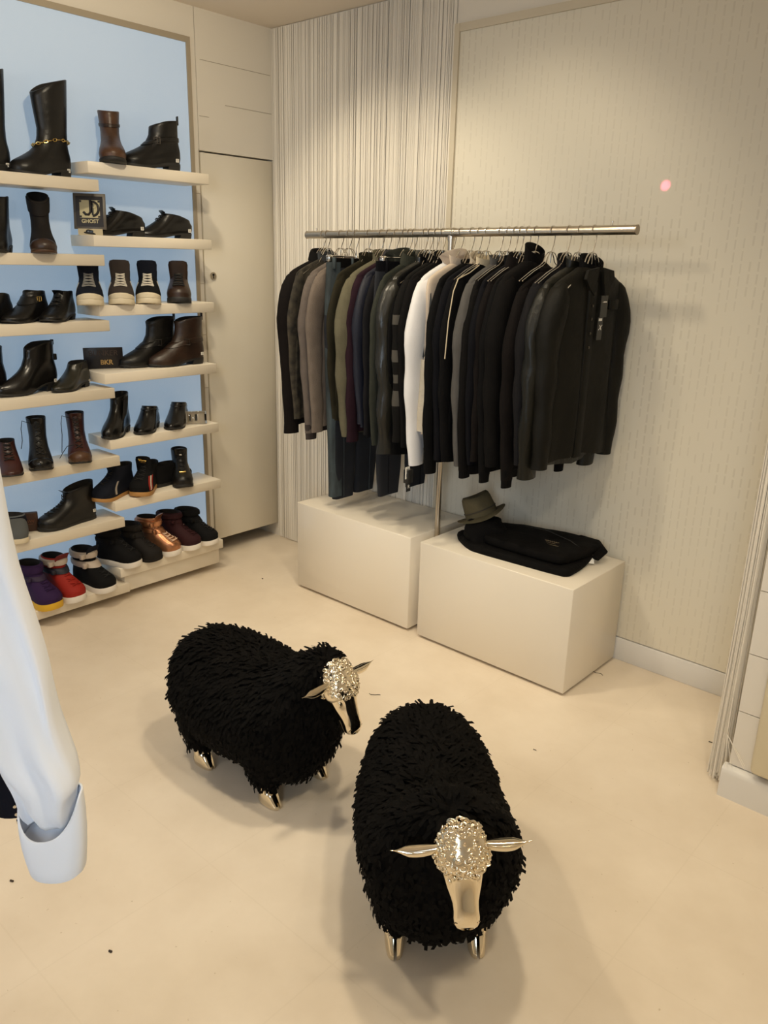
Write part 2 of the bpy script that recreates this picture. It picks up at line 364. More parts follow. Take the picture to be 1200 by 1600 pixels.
K_SILV = mat('silver_trim', (.7, .68, .64), .3, 1.0)
K_GREY = mat('grey_mesh', '#54585a', .7)

class Shoe:
    """a shoe: horizontal rings from the welt to the mouth, toe towards local +X, heel at x = 0"""
    def __init__(s, name, L, W, front, back, width, H, point=0., lift=0., sole=.008, tilt=0., nz=20, spring=.008):
        s.name, s.L, s.W, s.F, s.B, s.Wd, s.H, s.p, s.lift, s.sole, s.tilt, s.spring = name, L, W, front, back, width, H, point, lift, sole, tilt, spring
        s.nz = nz
    def foot(s, t):
        rnd = [(0, 0), (.015, .26), (.04, .42), (.10, .58), (.2, .65), (.35, .66), (.5, .78), (.64, .96), (.74, 1.), (.83, .95), (.90, .82), (.955, .60), (.985, .36), (1, 0)]
        pnt = [(0, 0), (.015, .26), (.04, .42), (.10, .58), (.2, .64), (.35, .64), (.5, .76), (.62, .93), (.70, .95), (.79, .80), (.87, .56), (.94, .33), (.98, .20), (1, 0)]
        return interp(rnd, t) * (1 - s.p) + interp(pnt, t) * s.p
    def pt(s, z, ph, off=0.):
        """surface point at height z (above the sole), angle ph: 0 = heel, pi = toe; y > 0 for ph < pi"""
        xb, xf, hw = interp(s.B, z) * s.L, interp(s.F, z) * s.L, interp(s.Wd, z) * s.W
        t = (1 - math.cos(ph)) / 2; b = sm(.035, .10, z)
        sg = 1 if ph <= PI else -1
        y = hw * ((s.foot(t) * sg) * (1 - b) + math.sin(ph) * b)
        x = xb + (xf - xb) * t
        xr = x / s.L
        zz = s.sole + z + s.lift * (1 - sm(.22, .66, xr)) + s.spring * max(0, (xr - .74) / .26) ** 2 * (1 - b) + s.tilt * sm(.3 * s.H, s.H, z) * (t - .5)
        p = Vector((x, y, zz))
        if off:
            c = Vector(((xb + xf) / 2, 0, zz)); d = p - c; d.z = 0
            if z < .06: d += Vector((0, 0, .6 * d.length * sm(.3, 1., t)))
            if d.length > 1e-6: p = p + d.normalized() * off
        return p
    def make(s, loc, heading, mu, msole, heel=0., welt=.003, pad=None, lean=0.):
        root = s.root = empty(s.name, loc, heading)
        N = 30; phs = [2 * PI * j / N for j in range(N)]
        zs = [s.H * (i / (s.nz - 1)) ** 1.25 for i in range(s.nz)]
        q = MB(); rings = [[s.pt(z, p) for p in phs] for z in zs]
        top = rings[-1]; c = sum(top, Vector()) / N
        n_out = len(rings)
        rings.append([p + (c - p) * .05 + Vector((0, 0, .003)) for p in top]); rings.append([p + (c - p) * .12 + Vector((0, 0, .001)) for p in top])
        rings.append([p + (c - p) * .16 + Vector((0, 0, -.045)) for p in top])
        q.loft(rings, cap0=True, cap1=True, mis=[0] * (n_out) + [1] * 2 + [1])
        s.up = q.build('upper', [mu, K_LIN], root, angle=70)
        q = MB()                                     # sole
        low = [s.pt(0, p, welt) for p in phs]
        def drop(p, f):
            base = s.lift * (1 - sm(.22, .66, p.x / s.L)) + s.spring * max(0, (p.x / s.L - .74) / .26) ** 2
            return Vector((p.x, p.y, base + (p.z - base) * f))
        low = [Vector((p.x, p.y, s.pt(0, ph).z)) for p, ph in zip(low, phs)]
        e = .0008
        r0 = [drop(s.pt(0, ph, welt * .4), .0) for ph in phs]; r1 = [drop(p, .15) for p in low]; r2 = [drop(p, .85) for p in low]
        r3 = [Vector((*(s.pt(.004, ph, welt * .3))[:2], s.pt(0, ph).z + .001)) for ph in phs]
        q.loft([r0, r1, r2, r3]); s.so = q.build('sole', msole, root, angle=60)
        if heel > 0:
            q = MB(); P = [p for p in low if p.x < .29 * s.L]
            P.sort(key=lambda p: math.atan2(p.y, p.x - .15 * s.L))
            top_ = [Vector((p.x, p.y * .98, s.lift * (1 - sm(.22, .66, p.x / s.L)))) for p in P]
            bot = [Vector((p.x + .004, p.y * .90, 0)) for p in P]
            q.loft([bot, top_]); q.build('heel', K_BSOLE, root, angle=40)
        return root
    def laces(s, z0, z1, n, m, spread=.34, r=.0022):
        q = MB()
        for i in range(n):
            z = z0 + (z1 - z0) * i / max(1, n - 1); dz = (z1 - z0) / n * .75
            for a, b in ((z, z + dz), (z + dz, z)):
                q.tube([s.pt(a + (b - a) * k / 4, PI - spread + 2 * spread * k / 4, .0035 if k in (0, 4) else .0055) for k in range(5)], r, 5)
        return q.build('laces', m, s.root)
    def band(s, z0, z1, m, off=.005, name='strap', a0=.0, a1=2 * PI, nub=0., wav=0.):
        q = MB(); n = 26; rings = []
        full = a1 - a0 > 6.2
        for j in range(n if full else n + 1):
            ph = a0 + (a1 - a0) * j / n
            wv = wav * math.sin(ph * 7)
            rings.append([s.pt(z0, ph, -.001), s.pt(z0 + .002, ph, off + wv), s.pt((z0 + z1) / 2, ph, off * 1.25 + wv), s.pt(z1 - .002, ph, off + wv), s.pt(z1, ph, -.001)])
        if full: rings.append(rings[0])
        q.loft(rings, closed=True, cap0=not full, cap1=not full)
        if nub:
            a = s.pt((z0 + z1) / 2, PI * 1.32, off); q.box((a.x - .002, a.y - nub, a.z - (z1 - z0) * .4), (a.x + .016, a.y + .004, a.z + (z1 - z0) * .4), bev=.003)
        return q.build(name, m, s.root)
    def patch(s, a, b, wd, m, name='side_stripe', off=.002):
        """a band on the side from (z, angle) a to b"""
        q = MB(); rows = []
        for i in range(6):
            t = i / 5; z = a[0] + (b[0] - a[0]) * t; ph = a[1] + (b[1] - a[1]) * t
            rows.append([s.pt(z, ph - wd / 2, -.001), s.pt(z, ph - wd / 2, off), s.pt(z, ph, off), s.pt(z, ph + wd / 2, off), s.pt(z, ph + wd / 2, -.001)])
        q.loft(rows); return q.build(name, m, s.root)
    def cap(s, z0, z1, sp, m, off=.0022):
        q = MB(); rows = []
        for i in range(17):
            ph = PI - sp + 2 * sp * i / 16; zt = z1 - (z1 - z0) * .55 * (abs(ph - PI) / sp) ** 2
            rows.append([s.pt(z0 + (zt - z0) * k / 6, ph, off if k < 6 else .0002) for k in range(7)] + [s.pt(zt, ph, -.002), s.pt(z0, ph, -.002)])
        q.loft(rows); return q.build('toe_cap', m, s.root, angle=80)
    def tongue(s, m, h=.035, wd=.030, thick=.010, lean=.012):
        p = s.pt(s.H, PI); q = MB(); rings = []
        for t, k in ((-1.0, .9), (0, 1.), (.6, 1.05), (.9, .95), (1., .6)):
            z = p.z + t * h; x = p.x - .004 + lean * max(t, -.3)
            rings.append([(x + thick * .5 * math.cos(2 * PI * j / 12) * (1 if abs(math.cos(2 * PI * j / 12)) < 2 else 1), wd * k * math.sin(2 * PI * j / 12), z) for j in range(12)])
        q.loft(rings); return q.build('tongue', m, s.root)
    def tab(s, m, h=.022, wd=.009):
        p = s.pt(s.H, 0); q = MB(); q.box((p.x - .003, -wd, p.z - .015), (p.x + .002, wd, p.z + h), bev=.0015); return q.build('pull_tab', m, s.root)
    def heeltag(s, side=1, z=.012):
        p = s.pt(z, PI * .2 if side > 0 else 2 * PI - PI * .2, .0012); q = MB()
        q.box((-.007, -.0008, -.007), (.007, .0012, .007)); q.box((-.005, .0012, -.003), (.004, .0014, -.001), 1); q.box((-.005, .0012, .002), (.004, .0014, .004), 1)
        q.xf(Matrix.Translation(p) @ Matrix.Rotation(PI if side < 0 else 0, 4, 'Z'))
        return q.build('size_tag', [K_TAG, K_INK], s.root, smooth=False)
    def buckle(s, z, ph, m, sz=.013):
        p = s.pt(z, ph, .007); q = MB(); a = math.atan2(p.y, p.x - s.L * .3)
        for k in range(4):
            c0, c1 = [(-1, -1), (1, -1), (1, 1), (-1, 1)][k], [(1, -1), (1, 1), (-1, 1), (-1, -1)][k]
            q.tube([(0, c0[0] * sz, c0[1] * sz), (0, c1[0] * sz, c1[1] * sz)], .0018, 6)
        q.tube([(0, 0, -sz), (0, 0, sz)], .0014, 6)
        q.xf(Matrix.Translation(p) @ Matrix.Rotation(a, 4, 'Z')); return q.build('buckle', m, s.root)

F_HI = [(0, 1.), (.022, 1.), (.038, .96), (.05, .89), (.062, .80), (.078, .69), (.095, .60), (.115, .54), (.20, .53)]
B_HI = [(0, .015), (.02, 0), (.05, .0), (.09, .03), (.2, .015)]
W_HI = [(0, .5), (.02, .52), (.04, .48), (.065, .42), (.09, .38), (.13, .40), (.2, .43)]
F_BT = [(0, 1.), (.018, 1.), (.034, .96), (.05, .88), (.066, .77), (.082, .67), (.10, .585), (.13, .52), (.17, .50), (.25, .53), (.4, .58)]
B_BT = [(0, .02), (.02, .0), (.05, .0), (.09, .03), (.14, .03), (.25, -.01), (.4, -.06)]
W_BT = [(0, .48), (.02, .51), (.045, .46), (.07, .39), (.10, .35), (.15, .38), (.25, .46), (.4, .55)]
F_DR = [(0, 1.), (.010, .995), (.020, .95), (.030, .87), (.042, .75), (.056, .62), (.072, .52), (.09, .47)]
B_DR = [(0, .02), (.015, .0), (.04, .0), (.07, .035), (.09, .05)]
W_DR = [(0, .48), (.012, .50), (.03, .47), (.05, .41), (.07, .36), (.09, .34)]
def hightop(L=.265, H=.125, sole=.024, W=.10, **k): return Shoe('high_top_sneaker', L, W, F_HI, B_HI, W_HI, H, 0., .0, sole, k.pop('tilt', .0), **k)
def boot(L=.275, H=.17, W=.098, point=.2, lift=.022, sole=.008, **k): return Shoe(k.pop('name', 'ankle_boot'), L, W, F_BT, B_BT, W_BT, H, point, lift, sole, k.pop('tilt', .0), **k)
def dress(L=.285, H=.082, W=.095, point=.5, lift=.018, sole=.006, **k): return Shoe(k.pop('name', 'dress_shoe'), L, W, F_DR, B_DR, W_DR, H, point, lift, sole, k.pop('tilt', .02), **k)
def on_shelf(u, z, x=.10):
    """the point of the shelf at depth x seen in the photograph's column u"""
    k = (u - 600) / FPX; A = Vector((x - CAM.x, 0, z - CAM.z)); d = _r - k * _f
    return Vector((x, CAM.y - (A.x * d.x + A.z * d.z) / d.y, z))
def seat(sh, u, z, deg, x=.11, **k):
    """stand a shoe on a shelf: middle of the sole at column u, toe heading deg"""
    a = math.radians(deg); ca = math.cos(a)
    x = max(x, .017 + max(0, ca) * sh.L * .5 + abs(math.sin(a)) * (sh.W * (.52 if abs(ca) < .4 else .34)) + max(0, -ca) * sh.L * .5)
    c = on_shelf(u, z, x)
    return Vector((c.x - math.cos(a) * sh.L * .5, c.y - math.sin(a) * sh.L * .5, z)), a
def lab(root, label, cat, group=None): return tag(root, label, cat, group)
GB, GS = 'boots and shoes on the wall shelves', 'sneakers on the wall shelves'
Z = ZR
# --- top shelves
s = boot(L=.24, H=.185, point=0, sole=.016, lift=.012, W=.108); r = s.make(*seat(s, 176, Z[0], -28), K_TAN, K_BSOLE, .0, .005); s.band(.125, .140, K_BROWN, .003, 'ankle_strap')
lab(r, 'worn brown leather boot facing forward on the highest shelf', 'boot', GB)
s = boot(H=.165, point=0, sole=.014, lift=.02, tilt=-.02, W=.105); r = s.make(*seat(s, 237, Z[0], -100), K_BLK, K_BSOLE, .02, .004); s.tab(K_BLK); s.band(.085, .105, K_BLK, .004, 'ankle_strap'); s.buckle(.095, PI * .62, mat('dark_buckle', (.10, .085, .07), .35, 1.0)); s.heeltag()
lab(r, 'black round-toed ankle boot with heel pull tab on the highest shelf', 'boot', GB)
# --- sign and lace shoes
sg = empty('shelf_sign', (*on_shelf(142, Z[1], .12)[:2], Z[1]), 0, 'grey-framed square black sign with pale logo leaning beside black lace shoes', 'sign')
MS_BLK = mat('sign_black', (.012, .010, .012), .35); MS_FR = mat('sign_frame_grey', '#5e5850', .4); MS_CRM = mat('sign_cream_print', '#c9bf98', .6); MS_GLD = mat('sign_gold_print', '#b8955a', .4); MS_DIM = mat('sign_dim_print', '#3b2b25', .5)
MS_ACR = mat('clear_acrylic', (.95, .95, .93), .04, trans=1.0)
Rz = Matrix.Rotation(math.radians(50), 4, 'Z') @ Matrix.Rotation(math.radians(-10), 4, 'X')
fr = quick('frame', (-.066, -.003, .024), (.066, .003, .170), MS_FR, sg, bev=.002); fr.matrix_local = Rz
bp_ = quick('sign_face', (-.055, -.0042, .034), (.055, -.0031, .158), MS_BLK, fr)
q = MB(); q.box((-.040, -.0046, .070), (.042, -.00425, .142)); qq = q.build('logo', MS_CRM, bp_, smooth=False)
q = MB()
q.tube([(0.004, -.0049, .141), (.004, -.0049, .094), (-.004, -.0049, .083), (-.016, -.0049, .084), (-.025, -.0049, .094)], .0052, 8)
q.tube([(.013 + .024 * math.cos(a), -.0049, .107 + .028 * math.sin(a)) for a in [-PI / 2 + PI * i / 14 for i in range(15)]], .0052, 8)
q.tube([(.013, -.0049, .082), (.013, -.0049, .139)], .004, 8)
for cx, cz in ((-.036, .075), (.038, .075), (.038, .137), (-.036, .137)): q.box((cx - .004, -.0049, cz - .004), (cx + .004, -.0047, cz + .004))
q.build('logo_shape', MS_BLK, qq)
q = MB(); q.tube([(.020 + .0085 * math.cos(a), -.0056, .120 + .010 * math.sin(a)) for a in [2 * PI * i / 16 for i in range(16)]], .0026, 6, cyc=True); q.build('logo_ring', MS_CRM, qq)
t = text('lettering', 'GHOST', .021, MS_CRM, bp_, (.001, -.0046, .056), (PI / 2, 0, 0), bold=.0006)
quick('stand', (-.05, -.003, 0.0), (.05, .001, .026), mat('sign_stand', '#c7b894', .5), sg).matrix_local = Matrix.Rotation(math.radians(50), 4, 'Z')
for i, (u, lb) in enumerate(((180, 'black lace shoe beside the grey-framed sign, toe behind it'), (257, 'black lace shoe beyond its twin on the sign shelf, nearer the door'))):
    s = dress(L=.285, W=.096, point=.6, H=.074, tilt=.042); r = s.make(*seat(s, u, Z[1], -95, .11), K_BLK2, K_BSOLE, .018); s.laces(.055, .075, 3, K_LACEB, .4); s.heeltag(); s.tongue(K_BLK2, .014, .022, .006)
    lab(r, lb, 'shoe', GB)
# --- four high-tops
HT = [(142, K_NAVY, K_CSOLE, mat('grey_lace', '#8d8a84', .8), 'navy high-top with pale side stripes and cream sole', K_NAVY, K_LACEW), (191, K_TAUPE, K_CSOLE, K_LACEW, 'grey-brown laced high-top with cream sole between two navy-collared ones', K_TAUPE, K_LACEW),
      (233, K_SUEDE, K_CSOLE, K_LACEW, 'black and white high-top with thick white laces and cream toe', K_NAVY, K_LACEW), (281, K_BROWN, K_BSOLE, K_LACEB, 'dark brown leather high-top with dark sole at the end of its row', K_BROWN, None)]
for i, (u, m, ms, ml, lb, mt, stp) in enumerate(HT):
    s = hightop(L=.225, H=.118, W=.108, sole=.022); r = s.make(*seat(s, u, Z[2], -30 - 2 * i, .115), m, ms); s.laces(.055, .10, 5, ml, .42, .003); s.tongue(mt, .048, .042, .014)
    if stp:
        for k in range(2): s.patch((.012, PI * 1.42 + .14 * k), (.07, PI * 1.30 + .14 * k), .07, stp)
        for k in range(2): s.patch((.012, PI * .54 - .30 * k), (.075, PI * .66 - .30 * k), .13, stp)
        s.cap(-.001, .024, 1.0, ms)
    lab(r, lb, 'sneaker', GS)
# --- card sign and buckle boots
sg = empty('shelf_sign', (*on_shelf(163, Z[3], .04)[:2], Z[3]), math.radians(68), 'flat black rectangular card sign with gold lettering on the buckled boot shelf', 'sign')
cdm = quick('card', (-.086, -.003, 0), (.086, .003, .095), MS_BLK, sg, bev=.001)
text('lettering', 'BUNKER', .034, MS_DIM, cdm, (0, -.0033, .069), (PI / 2, 0, 0)); t = text('lettering', 'BKR', .030, MS_GLD, cdm, (.012, -.0033, .028), (PI / 2, 0, 0), bold=.0008)
for u, x, m, lb in ((233, .065, K_BLK, 'black buckled ankle boot half hidden by a brown twin'), (277, .135, K_BROWN, 'dark brown buckled ankle boot standing before a black twin')):
    s = boot(L=.30, H=.19, W=.105, point=.45, lift=.022, tilt=-.005); r = s.make(*seat(s, u, Z[3], -92, x), m, K_BSOLE, .022); s.tab(m, .018); s.band(.075, .100, m, .005, 'ankle_strap'); s.buckle(.088, PI * .55, mat('dark_buckle', (.10, .085, .07), .35, 1.0)); s.heeltag(z=.02)
    lab(r, lb, 'boot', GB)
# --- plain black shoes
s = boot(L=.25, H=.155, W=.098, point=.5, lift=.02); r = s.make(*seat(s, 183, Z[4], -52, .10), K_BLK2, K_BSOLE, .02); s.band(.06, .145, K_LIN, .0012, 'elastic_gusset', PI * .42, PI * .65)
lab(r, 'plain black slip-on ankle boot with pointed toe, next to low black shoes', 'boot', GB)
for u, lb, tl in ((231, 'low black shoe between the slip-on boot and its twin', .03), (277, 'low black shoe touching the clear acrylic block', .03)):
    s = dress(L=.25, H=.080, W=.104, point=.6, tilt=.045); r = s.make(*seat(s, u, Z[4], -50, .11), K_BLK2, K_BSOLE, .018); s.band(.066, .074, K_BLK2, .002, 'top_line')
    lab(r, lb, 'shoe', GB)
sg = empty('acrylic_block', (*on_shelf(307, Z[4], .155)[:2], Z[4]), math.radians(58), 'small clear acrylic sign block with dark print near the shelf end', 'sign')
blk = quick('block', (-.05, -.014, .002), (.05, .014, .064), MS_ACR, sg, bev=.002); blk.rotation_euler = (math.radians(-14), 0, 0)
q = MB(); q.box((-.040, .0145, .006), (.042, .0149, .060)); q.build('printed_card', mat('silver_card', '#b9ab95', .3), blk, smooth=False)
q = MB()
for x0, ww in ((-.031, .007), (-.0055, .011), (.038, .008)): q.tube([(x0 + ww / 2, .0143, .018), (x0 + ww / 2, .0143, .048)], ww / 2, 10)
q.build('print', K_INK, blk)
# --- gum-soled sneakers
s = hightop(L=.262, H=.125, sole=.016, W=.10); r = s.make(*seat(s, 179, Z[5], -70, .10), K_NAVY, K_GUM); s.laces(.06, .115, 4, K_LACEB); s.patch((.01, PI * .60), (.066, PI * .64), .17, K_GREY); s.patch((.01, PI * .60), (.066, PI * .64), .09, K_BEIGE, 'side_stripe', .003); s.tongue(K_NAVY, .02, .03)
lab(r, 'navy sneaker with one pale side stripe and gum sole', 'sneaker', GS)
s = hightop(L=.265, H=.105, sole=.020, W=.105); r = s.make(*seat(s, 229, Z[5], -52, .12), K_SUEDE, K_GUM); s.laces(.055, .10, 4, K_LACEB)
for k, mm in enumerate((K_RED, K_LACEW, K_RED)): s.patch((.006, PI * .66 + .10 * k), (.066, PI * .66 + .16 * k), .115, mm)
tg = s.tongue(K_SUEDE, .05, .036, .012, .006)
p = s.pt(s.H, PI); q = MB(); q.tube([(p.x + .0085 + .006 * k / 30, -.020 + .04 * k / 30, p.z + .034 - .004 * k / 30 + .006 * math.sin(k * 1.35) * (1.2 - k / 40)) for k in range(31)], .0012, 5); q.tube([(p.x + .009, -.014, p.z + .022), (p.x + .011, .016, p.z + .021)], .001, 5); q.build('script_print', K_GOLD, tg)
lab(r, 'black sneaker with red and white side stripes and gold tongue script', 'sneaker', GS)
s = hightop(L=.25, H=.09, sole=.016, W=.095); r = s.make(*seat(s, 268, Z[5], 100, .06), K_SUEDE, K_BSOLE)
lab(r, 'low black sneaker tucked behind the red-striped and gold-badged ones', 'sneaker', GS)
s = hightop(L=.225, H=.150, sole=.014, W=.098); r = s.make(*seat(s, 284, Z[5], -28, .12), K_BLK, K_BSOLE); s.laces(.065, .13, 5, K_LACEB, .35); s.tongue(K_BLK, .018, .03)
q = MB(); q.tube([s.pt(.062, PI - .25, .004), s.pt(.062, PI, .006), s.pt(.062, PI + .25, .004)], .0055, 8); q.build('toe_badge', K_GOLD, r); s.patch((.02, PI * .50), (.08, PI * .60), .10, K_LACEW)
q = MB(); p = s.pt(.135, PI, .004); q.tube([p + Vector((0, -.006, 0)), p + Vector((.002, .006, 0))], .004, 8); q.build('lace_bead', K_SILV, r)
lab(r, 'black patent high-top with a small gold badge on its toe', 'sneaker', GS)
# --- lowest row of strapped high-tops
def puffy(s, m, n=2):
    s.band(s.H - .026, s.H + .0, m, .008, 'padded_collar', wav=.0022)
    if n > 1: s.band(s.H - .060, s.H - .034, m, .0055, 'padded_collar', PI * .22, PI * 1.78, .014, .001)
s = hightop(L=.235, H=.145, sole=.026, W=.096); r = s.make(*seat(s, 186, Z[6], 26, .105), K_SUEDE, K_WSOLE); puffy(s, K_SUEDE); s.laces(.055, .09, 3, K_LACEB); s.patch((-.0, PI * .35), (.0, PI * .6), .2, K_SUEDE, 'foxing')
lab(r, 'black suede high-top with white sole, at the near end beside a charcoal one', 'sneaker', GS)
s = hightop(L=.235, H=.158, sole=.014, W=.096); r = s.make(*seat(s, 219, Z[6], 26, .102), K_CHAR, K_CHAR); puffy(s, K_CHAR); s.laces(.055, .09, 3, K_LACEB)
lab(r, 'all charcoal high-top with a dark sole beside the copper one', 'sneaker', GS)
s = hightop(L=.235, H=.156, sole=.026, W=.096); r = s.make(*seat(s, 249, Z[6], 26, .105), K_COP, K_WSOLE); s.band(.118, .146, K_COP, .010, nub=.018); s.band(.085, .108, K_COP, .007, nub=.016); s.laces(.048, .078, 4, mat('pink_white_lace', '#d9b79c', .7), .42, .003); s.tongue(K_COP, .02, .034)
lab(r, 'shiny copper high-top with two straps and pale laces', 'sneaker', GS)
s = hightop(L=.235, H=.155, sole=.026, W=.096); r = s.make(*seat(s, 281, Z[6], 26, .105), K_MAR, K_WSOLE); puffy(s, K_MAR, 1); s.band(.105, .125, K_MAR, .004, 'padded_collar', PI * .2, PI * 1.8, .012); s.laces(.05, .09, 4, K_MAR)
q = MB(); p = s.pt(.095, PI, .004); q.tube([p, p + Vector((.003, 0, 0))], .004, 8); q.build('lace_stud', K_SILV, r)
lab(r, 'maroon suede high-top with white sole', 'sneaker', GS)
s = hightop(L=.235, H=.150, sole=.024, W=.096); r = s.make(*seat(s, 308, Z[6], 26, .105), K_SUEDE, K_WSOLE); puffy(s, K_SUEDE); s.laces(.05, .09, 4, K_LACEB)
lab(r, 'black suede high-top with white sole, beyond the maroon one at the shelf end', 'sneaker', GS)
# --- second column of shelves
Z = ZL
for u, x, lb in ((-34, .10, 'tall black riding boot cut by the picture edge'), (66, .11, 'tall black boot with a gold ankle chain')):
    s = boot(L=.27, H=.315, W=.10, point=.05, lift=.022, tilt=-.05, name='riding_boot', nz=24); r = s.make(*seat(s, u, Z[0], -82, x), K_BLK, K_BSOLE, .022, .004); s.heeltag(z=.0)
    if u > 0:
        q = MB()
        for j in range(26):
            a = 2 * PI * j / 26; c = s.pt(.105 + .006 * math.sin(a), a, .006); d = (s.pt(.105, a + .05, .006) - s.pt(.105, a - .05, .006)).normalized(); nn = Vector((0, 0, 1)) if j % 2 else Vector((d.y, -d.x, 0))
            q.tube([c + d * (.0085 * math.cos(b)) + nn * (.0048 * math.sin(b)) for b in [2 * PI * k / 10 for k in range(10)]], .0017, 5, cyc=True)
        q.build('ankle_chain', K_GOLD, r)
    lab(r, lb, 'boot', GB)
s = boot(L=.24, H=.18, W=.10, point=.1, lift=.02); r = s.make(*seat(s, -2, Z[1], -40, .11), K_BLK, K_BSOLE, .02); lab(r, 'black mid-height boot cut by the picture edge beside the tan-toed boot', 'boot', GB)
s = boot(L=.24, H=.195, W=.10, point=.0, lift=.02, tilt=-.03); r = s.make(*seat(s, 68, Z[1], -24, .11), K_CHAR, K_TAN, .02); s.band(.135, .19, K_CHAR, .004, 'turned_cuff'); s.cap(-.001, .048, 1.0, K_BROWN)
lab(r, 'slouchy charcoal boot with turned cuff and brown toe', 'boot', GB)
s = dress(L=.275, H=.09, W=.10, point=.1, name='buckled_shoe'); r = s.make(*seat(s, -16, Z[2], -60, .11), K_BLK, K_BSOLE, .018); lab(r, 'black low shoe cut by the picture edge beside the gold-buckled one', 'shoe', GB)
s = dress(L=.265, H=.098, W=.102, point=.1, name='buckled_shoe', tilt=.01); r = s.make(*seat(s, 42, Z[2], -62, .11), K_BLK, K_BSOLE, .018); s.band(.058, .084, K_BLK, .004, 'monk_strap', PI * .4, PI * 1.6); s.buckle(.07, PI * .58, K_GOLD, .009)
lab(r, 'black strapped shoe with a gold buckle', 'shoe', GB)
s = dress(L=.25, H=.095, W=.10, point=.1, tilt=.01); r = s.make(*seat(s, 93, Z[2], -52, .11), K_BLK, K_BSOLE, .018); s.laces(.055, .08, 3, K_LACEB, .4); s.tongue(K_BLK, .012, .022, .006)
lab(r, 'black laced shoe beyond the gold-buckled one at the shelf end', 'shoe', GB)
s = boot(L=.29, H=.16, W=.098, point=.9, lift=.03); r = s.make(*seat(s, -36, Z[3], -75, .11), K_BLK2, K_BSOLE, .03); lab(r, 'black boot heel cut by the picture edge on the pointed boot shelf', 'boot', GB)
s = boot(L=.30, H=.165, W=.098, point=.95, lift=.03, tilt=-.005); r = s.make(*seat(s, 46, Z[3], -74, .11), K_BLK2, K_BSOLE, .03); s.tab(K_BLK2, .006); s.heeltag(z=.004); q = MB(); p = s.pt(.10, 0, .002); q.box((p.x - .012, -.012, p.z - .014), (p.x + .003, .012, p.z + .012), bev=.003); q.build('heel_bow', K_BLK2, r)
lab(r, 'black pointed ankle boot with small bow at its heel', 'boot', GB)
s = dress(L=.255, H=.088, W=.098, point=.6, tilt=.0); r = s.make(*seat(s, 112, Z[3], -60, .12), mat('black_green_leather', (.014, .013, .008), .3, spec=.6), K_BSOLE, .018); s.heeltag(z=.0); s.band(.058, .086, K_LIN, .001, 'elastic_gusset', PI * .32, PI * .55)
lab(r, 'low black slip-on shoe beside the pointed ankle boot', 'shoe', GB)
s = dress(L=.25, H=.098, W=.10, point=.3, name='derby_boot', tilt=.01); r = s.make(*seat(s, 16, Z[4], -20, .11), K_BURG, K_BSOLE, .018); s.laces(.05, .09, 4, K_LACEB, .4); lab(r, 'oxblood brown laced shoe beside the white shirt sleeve', 'shoe', GB)
for u, m, mc, lb, dl in ((64, K_BLK, K_BLK2, 'black lace-up boot with a long loose lace', 1), (124, K_BURG, K_TAN, 'brown lace-up boot with untied laces at the shelf end', 2)):
    s = boot(L=.24, H=.175, W=.10, point=.1, lift=.018, tilt=.01); r = s.make(*seat(s, u, Z[4], -24, .115), m, K_BSOLE, .018); s.laces(.06, .155, 6, K_LACEB, .3); s.cap(-.001, .048, 1.0, mc); s.tongue(m, .015, .024, .008)
    p = s.pt(.165, PI * 1.2, .005); q = MB(); q.tube([p, p + Vector((.012, -.030, .014)), p + Vector((.010, -.036, -.02)), p + Vector((.008, -.036, -.07)), p + Vector((.012, -.044, -.105 if dl == 1 else -.15))], .0016, 5)
    if dl == 2: p = s.pt(.07, PI * 1.12, .005); q.tube([p, p + Vector((.0, -.03, -.004)), p + Vector((.006, -.05, -.03)), p + Vector((.004, -.065, -.055))], .0016, 5)
    q.build('loose_lace', K_LACEB, r); lab(r, lb, 'boot', GB)
s = hightop(L=.265, H=.10, sole=.02, W=.10); r = s.make(*seat(s, -6, Z[5], -125, .14), K_GREY, K_CSOLE); s.patch((.01, PI * .55), (.075, PI * .45), .12, K_BEIGE); s.band(.06, .098, K_NAVY, .003, 'collar', PI * 1.5, PI * 2.4)
tg = s.tongue(K_BROWN, .03, .04, .012); lab(r, 'grey and tan sneaker half hidden by the white sleeve', 'sneaker', GS)
bx = empty('leather_tag', (*on_shelf(44, Z[5], .085)[:2], Z[5]), math.radians(62), 'small brown leather block with faint script behind the grey sneaker', 'sign')
blk = quick('block', (-.045, -.012, 0), (.045, .012, .085), mat('brown_tag_leather', (.05, .02, .012), .45), bx, bev=.004); q = MB(); q.tube([(-.030 + .06 * k / 30, -.0126, .048 + .007 * math.sin(k * 1.3)) for k in range(31)], .0012, 5); q.tube([(-.02, -.0126, .033), (.024, -.0126, .034)], .001, 5); q.build('script_print', mat('faint_tan_print', '#7a4a33', .6), blk)
s = hightop(L=.29, H=.155, sole=.012, W=.102, tilt=-.03); r = s.make(*seat(s, 107, Z[5], -84, .115), K_BLK, K_BSOLE); s.laces(.055, .13, 6, K_LACEB, .3); s.heeltag(z=.03); s.tongue(K_BLK, .006, .028)
lab(r, 'plain black leather high-top in profile, alone on its shelf', 'sneaker', GS)
s = hightop(L=.24, H=.155, sole=.030, W=.108); r = s.make(*seat(s, 64, Z[6], 10, .115), K_PUR, K_YSOLE); s.band(.12, .154, K_PUR, .007, 'padded_collar'); s.band(.088, .108, mat('dark_purple_strap', (.022, .010, .040), .7), .006, nub=.014); s.laces(.055, .08, 3, K_PUR)
lab(r, 'purple high-top with yellow sole', 'sneaker', GS)
